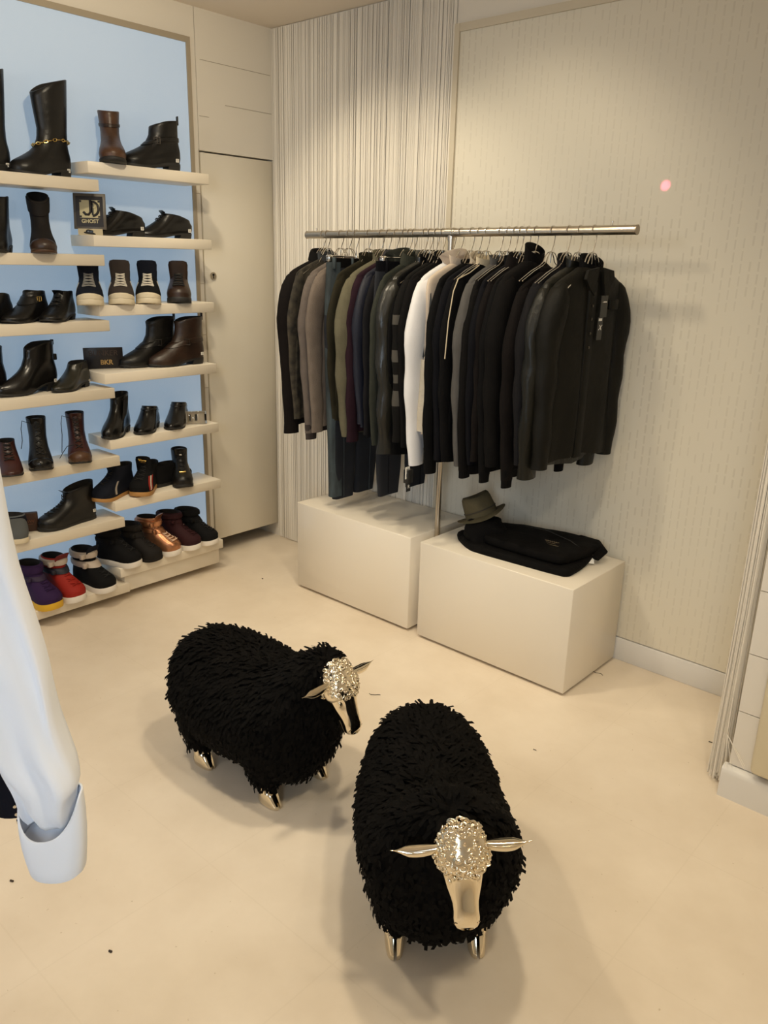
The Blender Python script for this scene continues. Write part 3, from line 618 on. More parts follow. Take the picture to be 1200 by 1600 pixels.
s = hightop(L=.238, H=.162, sole=.028, W=.102); r = s.make(*seat(s, 101, Z[6], 12, .115), K_RED, K_WSOLE); s.band(.13, .158, K_BEIGE, .010, nub=.02); s.band(.092, .118, mat('dark_navy_strap', (.01, .011, .022), .6), .008, nub=.016); s.laces(.05, .085, 3, K_RED); s.tongue(mat('dark_red_suede', (.16, .012, .014), .7), .02, .036)
lab(r, 'red high-top with pale top strap, navy strap and white sole', 'sneaker', GS)
s = hightop(L=.238, H=.162, sole=.026, W=.102); r = s.make(*seat(s, 148, Z[6], 16, .115), K_SUEDE, K_WSOLE); s.band(.128, .158, K_BEIGE, .010, nub=.02); s.band(.085, .113, K_BEIGE, .009, nub=.02); s.laces(.05, .08, 3, K_LACEB); s.tongue(K_NAVY, .022, .036)
lab(r, 'black high-top with two beige straps and white sole', 'sneaker', GS)

# ------------------------------------------------------------------ clothes on the rail
def cloth(name, col, rough=.85, sheen=.0, spec=.12, bump=.15, bs=140, var=.12, vs_=20, **k): return mat(name, col, rough, spec=spec, sheen=sheen, bump=bump, bscale=bs, var=var, vscale=vs_, **k)
G_BLKW = cloth('black_wool', (.0042, .0036, .0034)); G_BLKJ = cloth('black_jersey', (.0032, .003, .0032)); G_BLKN = cloth('navy_black_wool', (.0036, .0037, .0055))
G_DKBR = cloth('brown_black_wool', (.0062, .0046, .0042)); G_TAUPE = cloth('taupe_knit', (.120, .098, .085), bump=.25, bs=220); G_TAUPE2 = cloth('light_taupe_knit', (.150, .120, .098), bump=.25, bs=220)
G_CUFF = cloth('dark_taupe_rib', (.045, .036, .034)); G_CAMO = mat('mottled_brown_cloth', (.035, .028, .018), .85, var=.8, vscale=28)
G_DENIM = mat('faded_blue_denim', (.032, .044, .049), .85, bump=.2, bscale=300, var=.75, vscale=16, stretch=(1, 1, .35)); G_INDIGO = mat('dark_indigo_denim', (.007, .009, .015), .85, bump=.2, bscale=300, var=.25)
G_OLIVE = cloth('khaki_knit', (.120, .108, .070), bump=.25, bs=220); G_DKOL = cloth('dark_olive_cloth', (.022, .019, .011)); G_PLUM = cloth('plum_knit', (.020, .008, .013))
G_NAVY = cloth('navy_quilted_cloth', (.0085, .010, .020), rough=.55, spec=.35); G_GRGR = cloth('grey_green_cloth', (.034, .036, .028)); G_PUFF = mat('shiny_dark_olive_nylon', (.013, .0125, .0095), .33, spec=.5, bump=.5, bscale=22, stretch=(1, 1, .5))
G_GREY = cloth('mid_grey_wool', (.085, .080, .075)); G_DKGR = cloth('dark_grey_wool', (.010, .0094, .0105)); G_WHITE = cloth('white_cotton', '#e2e0e0', var=.02, bump=.08, sheen=0.)
G_BEIGE = cloth('beige_cotton', '#c8b8a6', var=.04); G_QUILT = cloth('beige_quilted_lining', '#c6bba8', var=.06, bump=.5, bs=60); G_LEATH = mat('dark_olive_black_leather', (.007, .0068, .0045), .40, spec=.32, bump=.5, bscale=26, stretch=(1, 1, .6), var=.3, vscale=9)
G_BLK2 = mat('matte_olive_black_cloth', (.0062, .0056, .0038), .6, spec=.18, bump=.3, bscale=30, var=.25, vscale=7)
G_PIPE = cloth('cream_piping_cloth', '#cfc0a4', var=.02); G_STRIPE = cloth('grey_stripe_knit', (.070, .064, .055)); G_CREAM = cloth('cream_lining', '#b8ab97', var=.02)
G_BLUEGR = cloth('blue_grey_lining', (.055, .058, .062))
ZN = 1.585
def garment(name, label, cat, x, m, T=.030, hem=.86, cuff=.79, hw=.205, yaw=0., collar='stand', mc=None, msl=None, rib=None, near_rib=True, sleeves=True, slr=.050, fold=.006, cx=0., neck=.055, zn=None, loc=None, group='clothes on the steel rail', sway=0., noise_k=1., pinch=0.):
    """hanging top: local x = thickness, y = across the shoulders (-y towards the room), z up from the floor"""
    z0 = ZN if zn is None else zn
    P = loc if loc is not None else (x, RY, 0)
    r = empty(name, (P[0], P[1], z0 - .10), yaw, label, cat, group)
    dz = -(z0 - .10); sd = random.random() * 10
    # body
    N = 30; q = MB(); rings = []
    lv = [(0, neck, .60), (-.004, neck + .012, .75), (-.016, .100, .85), (-.032, .140, .90), (-.048, .175, .92), (-.060, .193, .95), (-.078, hw - .004, 1.0), (-.12, hw, 1.02)]
    n = 12
    for i in range(1, n + 1):
        t = i / n; lv.append((-.12 + (hem - z0 + .12) * t, hw - pinch * math.sin(t * PI) + .008 * t, 1.02 + .12 * math.sin(t * PI) - .06 * t))
    for dzl, w_, tt in lv:
        zz = z0 + dzl; dep = min(1, max(0, -dzl / .5)); ring = []
        for j in range(N):
            a = 2 * PI * j / N; c, s_ = math.cos(a), math.sin(a)
            yy = w_ * (abs(c) ** .8) * (1 if c > 0 else -1); xx = T * tt * (abs(s_) ** .7) * (1 if s_ > 0 else -1)
            xx += fold * dep * math.sin(yy * 34 + sd + 2.2 * zz) + fold * .6 * dep * math.sin(yy * 71 + sd * 2 - 3 * zz)
            hz = .010 * math.sin(yy * 15 + sd) if dzl == lv[-1][0] else 0
            ring.append((xx + cx * dep + sway * dep, yy, zz + dz + hz))
        rings.append(ring)
    q.loft(rings[::-1]); body = q.build('body', m, r, angle=80)
    if rib is not None:
        q = MB(); q.loft([[(x_ * 1.06, y_ * 1.004, z_ - .001 - .035 * k) for x_, y_, z_ in rings[-1]] for k in (1, 0)] ); q.build('hem_rib', rib, body, angle=80)
    if sleeves:
        for s_ in (-1, 1):
            end = cuff + (random.uniform(-.01, .01) if s_ > 0 else 0)
            L = z0 - .075 - end; P_ = []; R_ = []; M_ = 15
            for i in range(M_ + 1):
                t = i / M_
                zz = z0 - .066 - L * t - .0
                yy = s_ * (hw - .034 + .040 * sm(0, .28, t) + .006 * math.sin(t * 5 + sd) - .012 * sm(.7, 1, t))
                P_.append((cx * min(1, t * 1.5) + .004 * math.sin(t * 7 + sd) * noise_k + sway * t, yy, zz + dz))
                R_.append((slr * (.70 + .42 * sm(0, .10, t)) * (1.0 - .34 * sm(.12, 1, t))) * (1 + .05 * noise_k * math.sin(t * 23 + sd) * sm(.1, .4, t)))
            q = MB(); rs = []
            for (px, py, pz), rr in zip(P_, R_):
                ring = []
                for j in range(18):
                    a = 2 * PI * j / 18; k = 1 + .05 * noise_k * math.sin(3 * a + pz * 30 + sd)
                    ring.append((px + math.cos(a) * rr * k * min(1.0, T / slr * 1.12), py + math.sin(a) * rr * k * .86, pz + (0 if pz < z0 - .1 + dz else -.25 * rr * s_ * math.sin(a))))
                rs.append(ring)
            ctr = [(p[0], p[1]) for p in P_]
            cap = [(px_ * .6 + ctr[0][0] * .4, py_ * .5 + ctr[0][1] * .5, pz_ + .010) for px_, py_, pz_ in rs[0]]
            inner = [(ctr[-1][0] + (a_ - ctr[-1][0]) * .85, ctr[-1][1] + (b_ - ctr[-1][1]) * .85, c_ + .002) for a_, b_, c_ in rs[-1]]
            inner2 = [(a_, b_, c_ + .05) for a_, b_, c_ in inner]
            q.loft([cap] + rs + [inner, inner2]); sl = q.build('sleeve', msl or m, r, angle=80)
            if rib is not None:
                q = MB(); b_ = rs[-1]; c0 = ctr[-1]
                q.loft([[(c0[0] + (x_ - c0[0]) * f, c0[1] + (y_ - c0[1]) * f, z_ + e) for x_, y_, z_ in b_] for f, e in ((1.03, .040), (1.05, .030), (.92, -.012), (.90, -.030))]); q.build('cuff', rib, sl, angle=80)
    # collar
    mm = mc or m
    def band(z_lo, z_hi, grow, tilt, thick=.006, name_='collar', w0=neck + .004, t0=T * .78):
        q = MB(); rs = []
        for zz, g in ((z_lo, 0), (z_hi - .004, grow), (z_hi, grow), (z_hi - .004, grow - thick), (z_lo, -thick)):
            rs.append([((t0 + g) * math.sin(2 * PI * j / 24), (w0 + g) * math.cos(2 * PI * j / 24), zz + dz - tilt * math.sin(2 * PI * j / 24)) for j in range(24)])
        q.loft(rs, cap0=False, cap1=False); return q.build(name_, mm, r, angle=80)
    if collar == 'stand': band(z0 - .012, z0 + .026, .004, .010)
    elif collar == 'high': band(z0 - .016, z0 + (.046 if 'coat' in name else .026), .002, .022, .008, 'collar', neck * .92)
    elif collar == 'crew': band(z0 - .010, z0 + .006, .003, .012, .008, 'neck_rib')
    elif collar == 'fold':
        q = MB(); rs = []
        for zz, gx, gy in ((z0 - .010, 0, 0), (z0 + .030, .004, .004), (z0 + .034, .010, .012), (z0 + .020, .016, .020), (z0 - .010, .018, .030), (z0 - .008, .014, .024), (z0 + .020, .010, .014)):
            rs.append([((T * .8 + gx) * math.sin(2 * PI * j / 24), (neck + gy) * math.cos(2 * PI * j / 24), zz + dz - .014 * math.sin(2 * PI * j / 24)) for j in range(24)])
        q.loft(rs, cap0=False, cap1=False); q.build('collar', mm, r, angle=80)
    elif collar == 'hood':
        q = MB(); rs = []
        for t in [i / 12 for i in range(13)]:
            a = -.3 + 3.6 * t; w_ = .085 * math.sin(PI * (.12 + .80 * t)) + .012
            cxx, czz = -.010 - .012 * math.sin(a), z0 + .012 + .034 * math.sin(a * .9) - .045 * t
            rs.append([(cxx * 1.2 + (.020 + .010 * math.sin(3 * b + t * 4)) * math.cos(b), w_ * math.sin(b), czz + .020 * math.sin(b * 2 + t * 3) * .3 + .026 * math.cos(b) * .7 + dz + .01) for b in [2 * PI * j / 16 for j in range(16)]])
        q.loft(rs); q.build('hood', mm, r, angle=90)
        band(z0 - .012, z0 + .03, .010, .012, .010)
    r['zb'] = 0.0; del r['zb']
    return r, dz, T, rings
def front(r, dz, T, m, z1, z0, w=.010, off=.0, name='front_placket', y=0.):
    q = MB(); q.box((T * .85, y - w, z0 + dz), (T * 1.12 + .004 + off, y + w, z1 + dz), bev=.002); return q.build(name, m, r)
def hanger(x, label, clip=False, lo=.024):
    r = empty('clothes_hanger', (x, RY, 1.595), 0, label, 'hanger', 'chrome hangers on the steel rail')
    zr = rz(x) - 1.595; q = MB(); rr = .0190
    P = [(0, 0, 0), (0, 0, .030), (0, .004, .046), (0, .013, .064), (0, .0185, zr - .022)] + [(0, rr * math.cos(a), zr + rr * math.sin(a)) for a in [-.25 + (PI + .55) * i / 10 for i in range(11)]]
    q.tube(P, .0019, 6); q.build('hook', M_CHROME, r)
    q = MB(); dx = .0065
    if clip:
        q.tube([(0, 0, 0), (0, 0, .012)], .004, 8); q.tube([(0, -.185, .004), (0, .185, .004)], .0024, 6)
        for y in (-.165, .165): q.box((-.010, y - .012, -.018), (.010, y + .012, .010), bev=.003)
    else:
        for s in (-1, 1):
            q.tube([(s * dx, -.190, -.062 - lo * 1.3), (s * dx, -.12, -.030 - lo), (s * dx, -.062, -.010 - lo * .7), (s * dx, -.040, .004), (s * dx, -.030, .022), (s * dx * .8, -.016, .036), (0, 0, .040), (s * dx * .8, .016, .036), (s * dx, .030, .022), (s * dx, .040, .004), (s * dx, .062, -.010 - lo * .7), (s * dx, .12, -.030 - lo), (s * dx, .190, -.062 - lo * 1.3)], .0023, 6)
    q.build('clip_bar' if clip else 'shoulder_wire', M_CHROME, r)
    return r
def rail_x(u): k = (u - 600) / FPX; A = Vector((0, RY - CAM.y, 1.70 - CAM.z)); d = _r - k * _f; return CAM.x - (A.y * d.y + A.z * d.z) / d.x
def jeans(name, label, x, m, m2, zt, zb, hw=.20, T=.020, wmb=None, yaw=0.):
    r = empty(name, (x, RY, zt - .05), yaw, label, 'jeans', 'clothes on the steel rail'); dz = -(zt - .05)
    q = MB(); N = 28
    def el(w_, t_, z_, c=0): return [(t_ * math.sin(2 * PI * j / N) + .003 * math.sin(6 * PI * j / N), c + w_ * math.copysign(abs(math.cos(2 * PI * j / N)) ** .8, math.cos(2 * PI * j / N)), z_ + dz) for j in range(N)]
    q.loft([el(hw + .012, T + .004, zt - .26), el(hw + .012, T + .005, zt - .16), el(hw + .004, T + .002, zt - .04), el(hw, T, zt - .036)]); q.build('seat', m, r, angle=80)
    q = MB(); q.loft([el(hw + .003, T + .003, zt - .040), el(hw + .002, T + .003, zt), el(hw - .004, T - .004, zt), el(hw - .002, T - .004, zt - .03)]); wb = q.build('waistband', wmb or m2, r, angle=80)
    q = MB()
    for y in (-.16, -.05, .06, .16): q.box((T * .6, y - .005, zt - .045 + dz), (T + .008, y + .005, zt + .002 + dz), bev=.001)
    q.build('belt_loops', m2, wb)
    for s in (-1, 1):
        q = MB(); rs = []
        for i in range(14):
            t = i / 13; z_ = zt - .24 + (zb - zt + .24) * t
            rs.append(el(.108 - .040 * t + .004 * math.sin(t * 17), T * 1.05 + .004 * math.sin(t * 11), z_ + (.006 if s > 0 else 0), s * (hw * .52 - .012 * t)))
        q.loft(rs[::-1]); lg = q.build('leg', m, r, angle=80)
        q = MB(); q.tube([(T * 1.06, s * (hw * .52 + .015), zt - .24 + dz), (T * 1.06, s * (hw * .52 + .004), zb + .01 + dz)], .0016, 5); q.build('seam', m2, lg)
    return r
def hung(u): return rail_x(u)
# from the corner towards the doorless end: (hook column u, builder)
def G(u, lb, hl, name, cat, m, **k):
    hanger(hung(u), 'chrome hanger ' + hl, False, .004 if u in (762, 795, 815, 889) else .024); return garment(name, lb, cat, hung(u), m, **k)
r, dz, T, _ = G(505, 'black wool blazer hanging first on the rail, nearest the corner', 'holding the blazer nearest the corner', 'blazer', 'jacket', G_DKBR, T=.030, hem=.84, cuff=.79, collar='fold', mc=G_BLKW, slr=.064, yaw=-.06, cx=.010)
q = MB()
for k in range(3): q.tube([(.022, -.212, .83 + .02 * k + dz), (.026, -.226, .83 + .02 * k + dz)], .005, 8)
q.build('cuff_buttons', K_BSOLE, r)
G(512, 'mottled brown shirt squeezed between the blazer and a taupe cardigan', 'holding the mottled brown shirt', 'shirt', 'shirt', G_CAMO, T=.011, hem=.88, cuff=.86, collar='stand', mc=G_BLUEGR, slr=.036)
G(533, 'taupe knit cardigan with dark ribbed cuffs', 'holding the taupe cardigan', 'cardigan', 'cardigan', G_TAUPE, T=.022, hem=.86, cuff=.81, collar='crew', rib=G_CUFF, slr=.058, yaw=.04)
G(546, 'lighter taupe knit sweater beside the cardigan with dark cuffs', 'holding the lighter taupe sweater', 'sweater', 'sweater', G_TAUPE2, T=.018, hem=.86, cuff=.82, collar='crew', slr=.054)
hanger(hung(557), 'chrome clip hanger holding the faded blue jeans', True); jeans('jeans', 'blue jeans with faded near leg seam, hung by the waist', hung(557), G_INDIGO, G_DENIM, 1.592, .500, hw=.160, T=.024, wmb=G_BLKW)
q = MB(); q  # side panel of the near leg, faded denim
def faded(x):
    q = MB(); rs = []
    for i in range(20):
        t = i / 19; z_ = 1.575 - 1.06 * t; y = -.166 - .010 * sm(0, .2, t) + .030 * sm(.25, 1, t); wd = .030
        rs.append([(-.018, y + wd, z_), (-.016, y - .004, z_), (0, y - .008 + .002 * math.sin(t * 30), z_), (.018, y - .004, z_), (.0215, y + wd * 1.6, z_), (.018, y + wd * 1.6, z_)])
    q.loft(rs); return q
jr = [o for o in bpy.context.scene.collection.objects if o.name == 'jeans'][0]
q = faded(0); q.xf(Matrix.Translation((0, 0, -(1.592 - .05)))); q.build('faded_side_panel', G_DENIM, jr, angle=80)
G(577, 'dark olive shirt between the blue jeans and the khaki sweater', 'holding the dark olive shirt', 'shirt', 'shirt', G_DKOL, T=.014, hem=.90, cuff=.90, collar='stand', slr=.042)
G(597, 'khaki knit sweater with wide sleeve beside the blue jeans', 'holding the khaki sweater', 'sweater', 'sweater', G_OLIVE, T=.030, hem=.86, cuff=.835, collar='high', slr=.074, yaw=.03)
G(608, 'plum knit sweater beside the khaki one', 'holding the plum sweater', 'sweater', 'sweater', G_PLUM, T=.020, hem=.86, cuff=.815, collar='crew', slr=.052)
r, dz, T, _ = G(620, 'navy quilted jacket with silver collar buckles', 'holding the navy quilted jacket', 'quilted_jacket', 'jacket', G_NAVY, T=.020, hem=.90, cuff=.90, collar='fold', mc=G_NAVY, slr=.046)
q = MB()
for k in (-.004, .010): q.tube([(T * .9 + .006 + .006 * math.cos(a), -.118 + k, 1.515 + dz + .012 * math.sin(a)) for a in [2 * PI * i / 12 for i in range(12)]], .0022, 6, cyc=True)
q.build('buckle', M_CHROME, r)
G(633, 'dark grey hooded jacket beside the navy quilted one', 'holding the dark grey hooded jacket', 'hooded_jacket', 'jacket', G_DKGR, T=.014, hem=.86, cuff=.86, collar='hood', mc=G_GRGR, slr=.042)
G(648, 'grey-green jacket with drooping sleeve, behind the shiny nylon one', 'holding the grey-green jacket', 'jacket', 'jacket', G_GRGR, T=.016, hem=.86, cuff=.825, collar='fold', slr=.062, yaw=.02)
G(665, 'shiny dark olive nylon jacket with puckered sleeve', 'holding the shiny nylon jacket', 'nylon_jacket', 'jacket', G_PUFF, T=.034, hem=.84, cuff=.80, collar='high', slr=.078, noise_k=1.3)
hanger(hung(641), 'chrome clip hanger holding the dark indigo jeans', True); jeans('jeans', 'dark indigo jeans hanging lower than the nylon jacket', hung(641), G_INDIGO, G_BLKN, 1.585, .585, hw=.205, T=.015)
# striped sweater: grey blocks on a black front
def stripes():
    m = bpy.data.materials.new('black_knit_grey_stripes'); m.use_nodes = True; nt = m.node_tree; b = nt.nodes['Principled BSDF']; L = nt.links.new
    tc = nt.nodes.new('ShaderNodeTexCoord'); sp = nt.nodes.new('ShaderNodeSeparateXYZ'); L(tc.outputs['Object'], sp.inputs[0])
    r = nt.nodes.new('ShaderNodeValToRGB'); r.color_ramp.interpolation = 'CONSTANT'
    mp = nt.nodes.new('ShaderNodeMapRange'); mp.inputs['From Min'].default_value = -.65; mp.inputs['From Max'].default_value = .15; L(sp.outputs['Z'], mp.inputs['Value'])
    G_, B_ = (.072, .066, .056, 1), (.006, .0055, .005, 1); e = r.color_ramp.elements; e[0].position = 0; e[0].color = B_; e[1].position = 1; e[1].color = B_
    for z0, z1 in ((1.02, 1.085), (1.115, 1.150), (1.20, 1.245), (1.345, 1.385)):
        for z, c in ((z0, G_), (z1, B_)): x = e.new((z - 1.485 + .65) / .8); x.color = c
    L(mp.outputs[0], r.inputs[0]); L(r.outputs[0], b.inputs['Base Color']); b.inputs['Roughness'].default_value = .9; b.inputs['Specular IOR Level'].default_value = .15
    return m
G_STR = stripes()
G(683, 'black sweater with broad grey horizontal stripes', 'holding the striped sweater', 'striped_sweater', 'sweater', G_STR, T=.022, hem=.88, cuff=.86, collar='crew', mc=G_BLKJ, slr=.058, yaw=.03)
G(673, 'thin black jersey between the shiny nylon jacket and the striped sweater', 'holding the thin black jersey', 'jersey_shirt', 'shirt', G_BLKJ, T=.012, hem=.80, cuff=.85, collar='stand', slr=.040)
G(693, 'black wool jacket just behind the white long-sleeved shirt', 'holding the black jacket behind the white shirt', 'jacket', 'jacket', G_BLKW, T=.018, hem=.86, cuff=.84, collar='high', slr=.046)
r, dz, T, _ = G(709, 'white long-sleeved cotton shirt hanging mid-rail', 'holding the white shirt', 'long_sleeved_shirt', 'shirt', G_WHITE, T=.026, hem=.86, cuff=.775, collar='crew', slr=.068, yaw=.02)
q = MB(); q.box((-.004, -.262, .715 + dz), (.020, -.228, .772 + dz), bev=.001); q.build('black_label', mat('tag_black', (.01, .01, .01), .5), r)
q = MB(); q.box((.010, -.268, .735 + dz), (.013, -.243, .785 + dz)); tg = q.build('price_tag', K_TAG, r, smooth=False); tg.data.transform(Matrix.Identity(4))
q = MB()
for k in range(9): q.box((.0131, -.264 + .0018 * k, .745 + dz), (.0133, -.264 + .0018 * k + (.0008 if k % 3 else .0013), .757 + dz))
for k in range(3): q.box((.0131, -.264, .764 + .005 * k + dz), (.0133, -.250 + .001 * k, .766 + .005 * k + dz))
q.build('barcode', K_INK, tg, smooth=False)
bt = quick('brand_tag', (.012, -.262, .680), (.0145, -.236, .722), mat('tag_black', (.01, .01, .01), .5), r); bt.location = (0, 0, dz)
text('tag_letter', 'R', .022, K_TAG, bt, (.0147, -.249, .700), (PI / 2, 0, PI / 2))
r, dz, T, _ = G(721, 'beige sleeveless vest with gathered hood and quilted lining', 'holding the beige hooded vest', 'hooded_vest', 'vest', G_BEIGE, T=.020, hem=.92, sleeves=False, collar='hood', hw=.205)
q = MB(); q.loft([[(.022 * math.sin(a) * s_, -.205 - .004 + .010 * s_ * (1 + math.cos(a)), 1.36 + .135 * math.cos(a) + dz) for a in [2 * PI * j / 20 for j in range(20)]] for s_ in (1.0, .8)]); q.build('armhole', mat('vest_dark_armhole', (.022, .026, .028), .7), r)
q = MB(); q.loft([[(x_ * 1.05, -.212 - .004 * k, z_ + dz) for x_, z_ in ((-.02, 1.22), (.02, 1.22), (.021, 1.05), (.018, .93), (-.018, .93))] for k in (0, 1)]); q.build('quilted_side', G_QUILT, r)
G(738, 'black long cardigan hanging directly beyond the beige vest', 'holding the black cardigan by the beige vest', 'cardigan', 'cardigan', G_BLKJ, T=.020, hem=.80, cuff=.755, collar='crew', slr=.052)
r, dz, T, _ = G(750, 'black zip jacket beside the black cardigan, cream-lined collar', 'holding the cream-lined black jacket', 'zip_jacket', 'jacket', G_BLKN, T=.020, hem=.83, cuff=.82, collar='high', mc=G_CREAM, slr=.046)
r, dz, T, _ = G(762, 'black track jacket with cream piping down its sleeve', 'holding the piped track jacket', 'track_jacket', 'jacket', G_BLKJ, T=.020, hem=.83, cuff=.82, collar='stand', mc=G_PIPE, slr=.050)
for k, xx in enumerate((.012,)):
    q = MB(); q.tube([(xx, -.06, 1.580 + dz), (xx, -.12, 1.552 + dz), (xx, -.19, 1.53 + dz), (xx + .012, -.232, 1.485 + dz), (xx + .014, -.256, 1.38 + dz), (xx + .010, -.262, 1.24 + dz)], .0021, 6); q.build('piping', G_PIPE, r)
G(783, 'mid-grey wool jacket showing one light sleeve among black ones', 'holding the mid-grey wool jacket', 'wool_jacket', 'jacket', G_GREY, T=.024, hem=.84, cuff=.815, collar='stand', slr=.058, yaw=.03)
G(795, 'black sweater directly beyond the mid-grey wool jacket', 'holding the black sweater by the grey jacket', 'sweater', 'sweater', G_BLKW, T=.020, hem=.82, cuff=.80, collar='crew', rib=G_BLKJ, slr=.052)
G(806, 'black jersey jacket, second beyond the mid-grey wool jacket', 'holding the second black garment past the grey jacket', 'jacket', 'jacket', G_BLKN, T=.018, hem=.85, cuff=.83, collar='stand', slr=.048)
G(815, 'brown-black blazer between black jackets, third beyond the grey one', 'holding the brown-black blazer', 'blazer', 'jacket', G_DKBR, T=.018, hem=.86, cuff=.85, collar='fold', slr=.048)
G(826, 'long black sweater whose ribbed cuff hangs lowest of all', 'holding the long black sweater', 'sweater', 'sweater', G_BLKJ, T=.020, hem=.88, cuff=.80, collar='crew', rib=G_BLKW, slr=.050)
G(838, 'black wool coat with tall stand-up collar', 'holding the tall-collared black coat', 'wool_coat', 'coat', G_BLKW, T=.030, hem=.86, cuff=.84, collar='high', slr=.055, neck=.062, zn=1.60)
hanger(hung(864), 'bare-necked chrome hanger beyond the tall-collared coat', False, .0); garment('knit_shirt', 'black knit shirt low on its hanger beyond the tall-collared coat', 'shirt', hung(864), G_DKBR, T=.022, hem=.86, cuff=.80, collar='crew', slr=.050, zn=1.565, rib=G_BLKJ)
G(889, 'dark grey jacket with paler edge, behind the leather sleeve', 'holding the dark grey jacket by the end', 'jacket', 'jacket', G_DKGR, T=.024, hem=.88, cuff=.87, collar='high', slr=.050, yaw=-.05)
G(906.6, 'olive-black leather jacket with creased sleeve, last but one on the rail', 'holding the creased leather jacket', 'leather_jacket', 'jacket', G_LEATH, T=.030, hem=.87, cuff=.825, collar='stand', slr=.070, noise_k=1.2, yaw=-.06)
r, dz, T, rg = G(929, 'olive-black snap-front jacket with black tags, last on the rail', 'holding the last jacket at the rail end', 'snap_front_jacket', 'jacket', G_BLK2, T=.034, hem=.905, cuff=.87, collar='high', mc=G_BLKJ, slr=.056, neck=.066, yaw=-.12, fold=.009, pinch=.022)
pl = front(r, dz, T, G_BLK2, 1.535, .905, .022, .001, 'placket', -.03)
q = MB()
for z in (1.50, 1.455, 1.41, 1.36, 1.31): q.tube([(T * 1.12 + .004, -.030, z + dz), (T * 1.12 + .008, -.030, z + dz)], .0045, 10)
q.build('snap_button', mat('dark_snap', (.10, .09, .075), .3, 1.0), pl)
q = MB()
for s in (-1, 1): q.loft([[(T * .9 + .004 + o_, s * y_, z_ + dz) for y_, z_ in ((.012, 1.585), (.075, 1.575), (.085, 1.545), (.060, 1.515), (.030, 1.49))] for o_ in (0, .012)])
q.build('lapel', G_BLK2, r)
q = MB(); q.tube([(T + .014, .020, 1.53 + dz), (T + .018, .028, 1.485 + dz)], .0008, 5); q.build('tag_string', G_BLKJ, r)
t1 = quick('paper_tag', (T + .016, .008, 1.415), (T + .018, .048, 1.49), mat('tag_grey_black', (.035, .034, .030), .5), r); t1.location = (0, 0, dz)
q = MB(); q.box((T + .0181, .022, 1.466), (T + .0183, .042, 1.470)); q.box((T + .0181, .016, 1.4665), (T + .0183, .021, 1.4675)); q.build('tag_line', K_TAG, t1, smooth=False)
t2 = quick('paper_tag', (T + .013, .005, 1.335), (T + .015, .034, 1.415), mat('tag_grey_black', (.035, .034, .030), .5), r); t2.location = (0, 0, dz)
q = MB(); q.box((T + .0151, .008, 1.402), (T + .0153, .028, 1.411)); q.build('tag_line', K_TAG, t2, smooth=False); text('tag_letter', 'X', .026, K_TAG, t2, (T + .0152, .019, 1.378), (PI / 2, 0, PI / 2), shear=.3)
q = MB(); q.box((T * .98, .075, 1.44 + dz), (T * .98 + .012, .130, 1.475 + dz), bev=.003); q.build('chest_flap', G_BLK2, r)

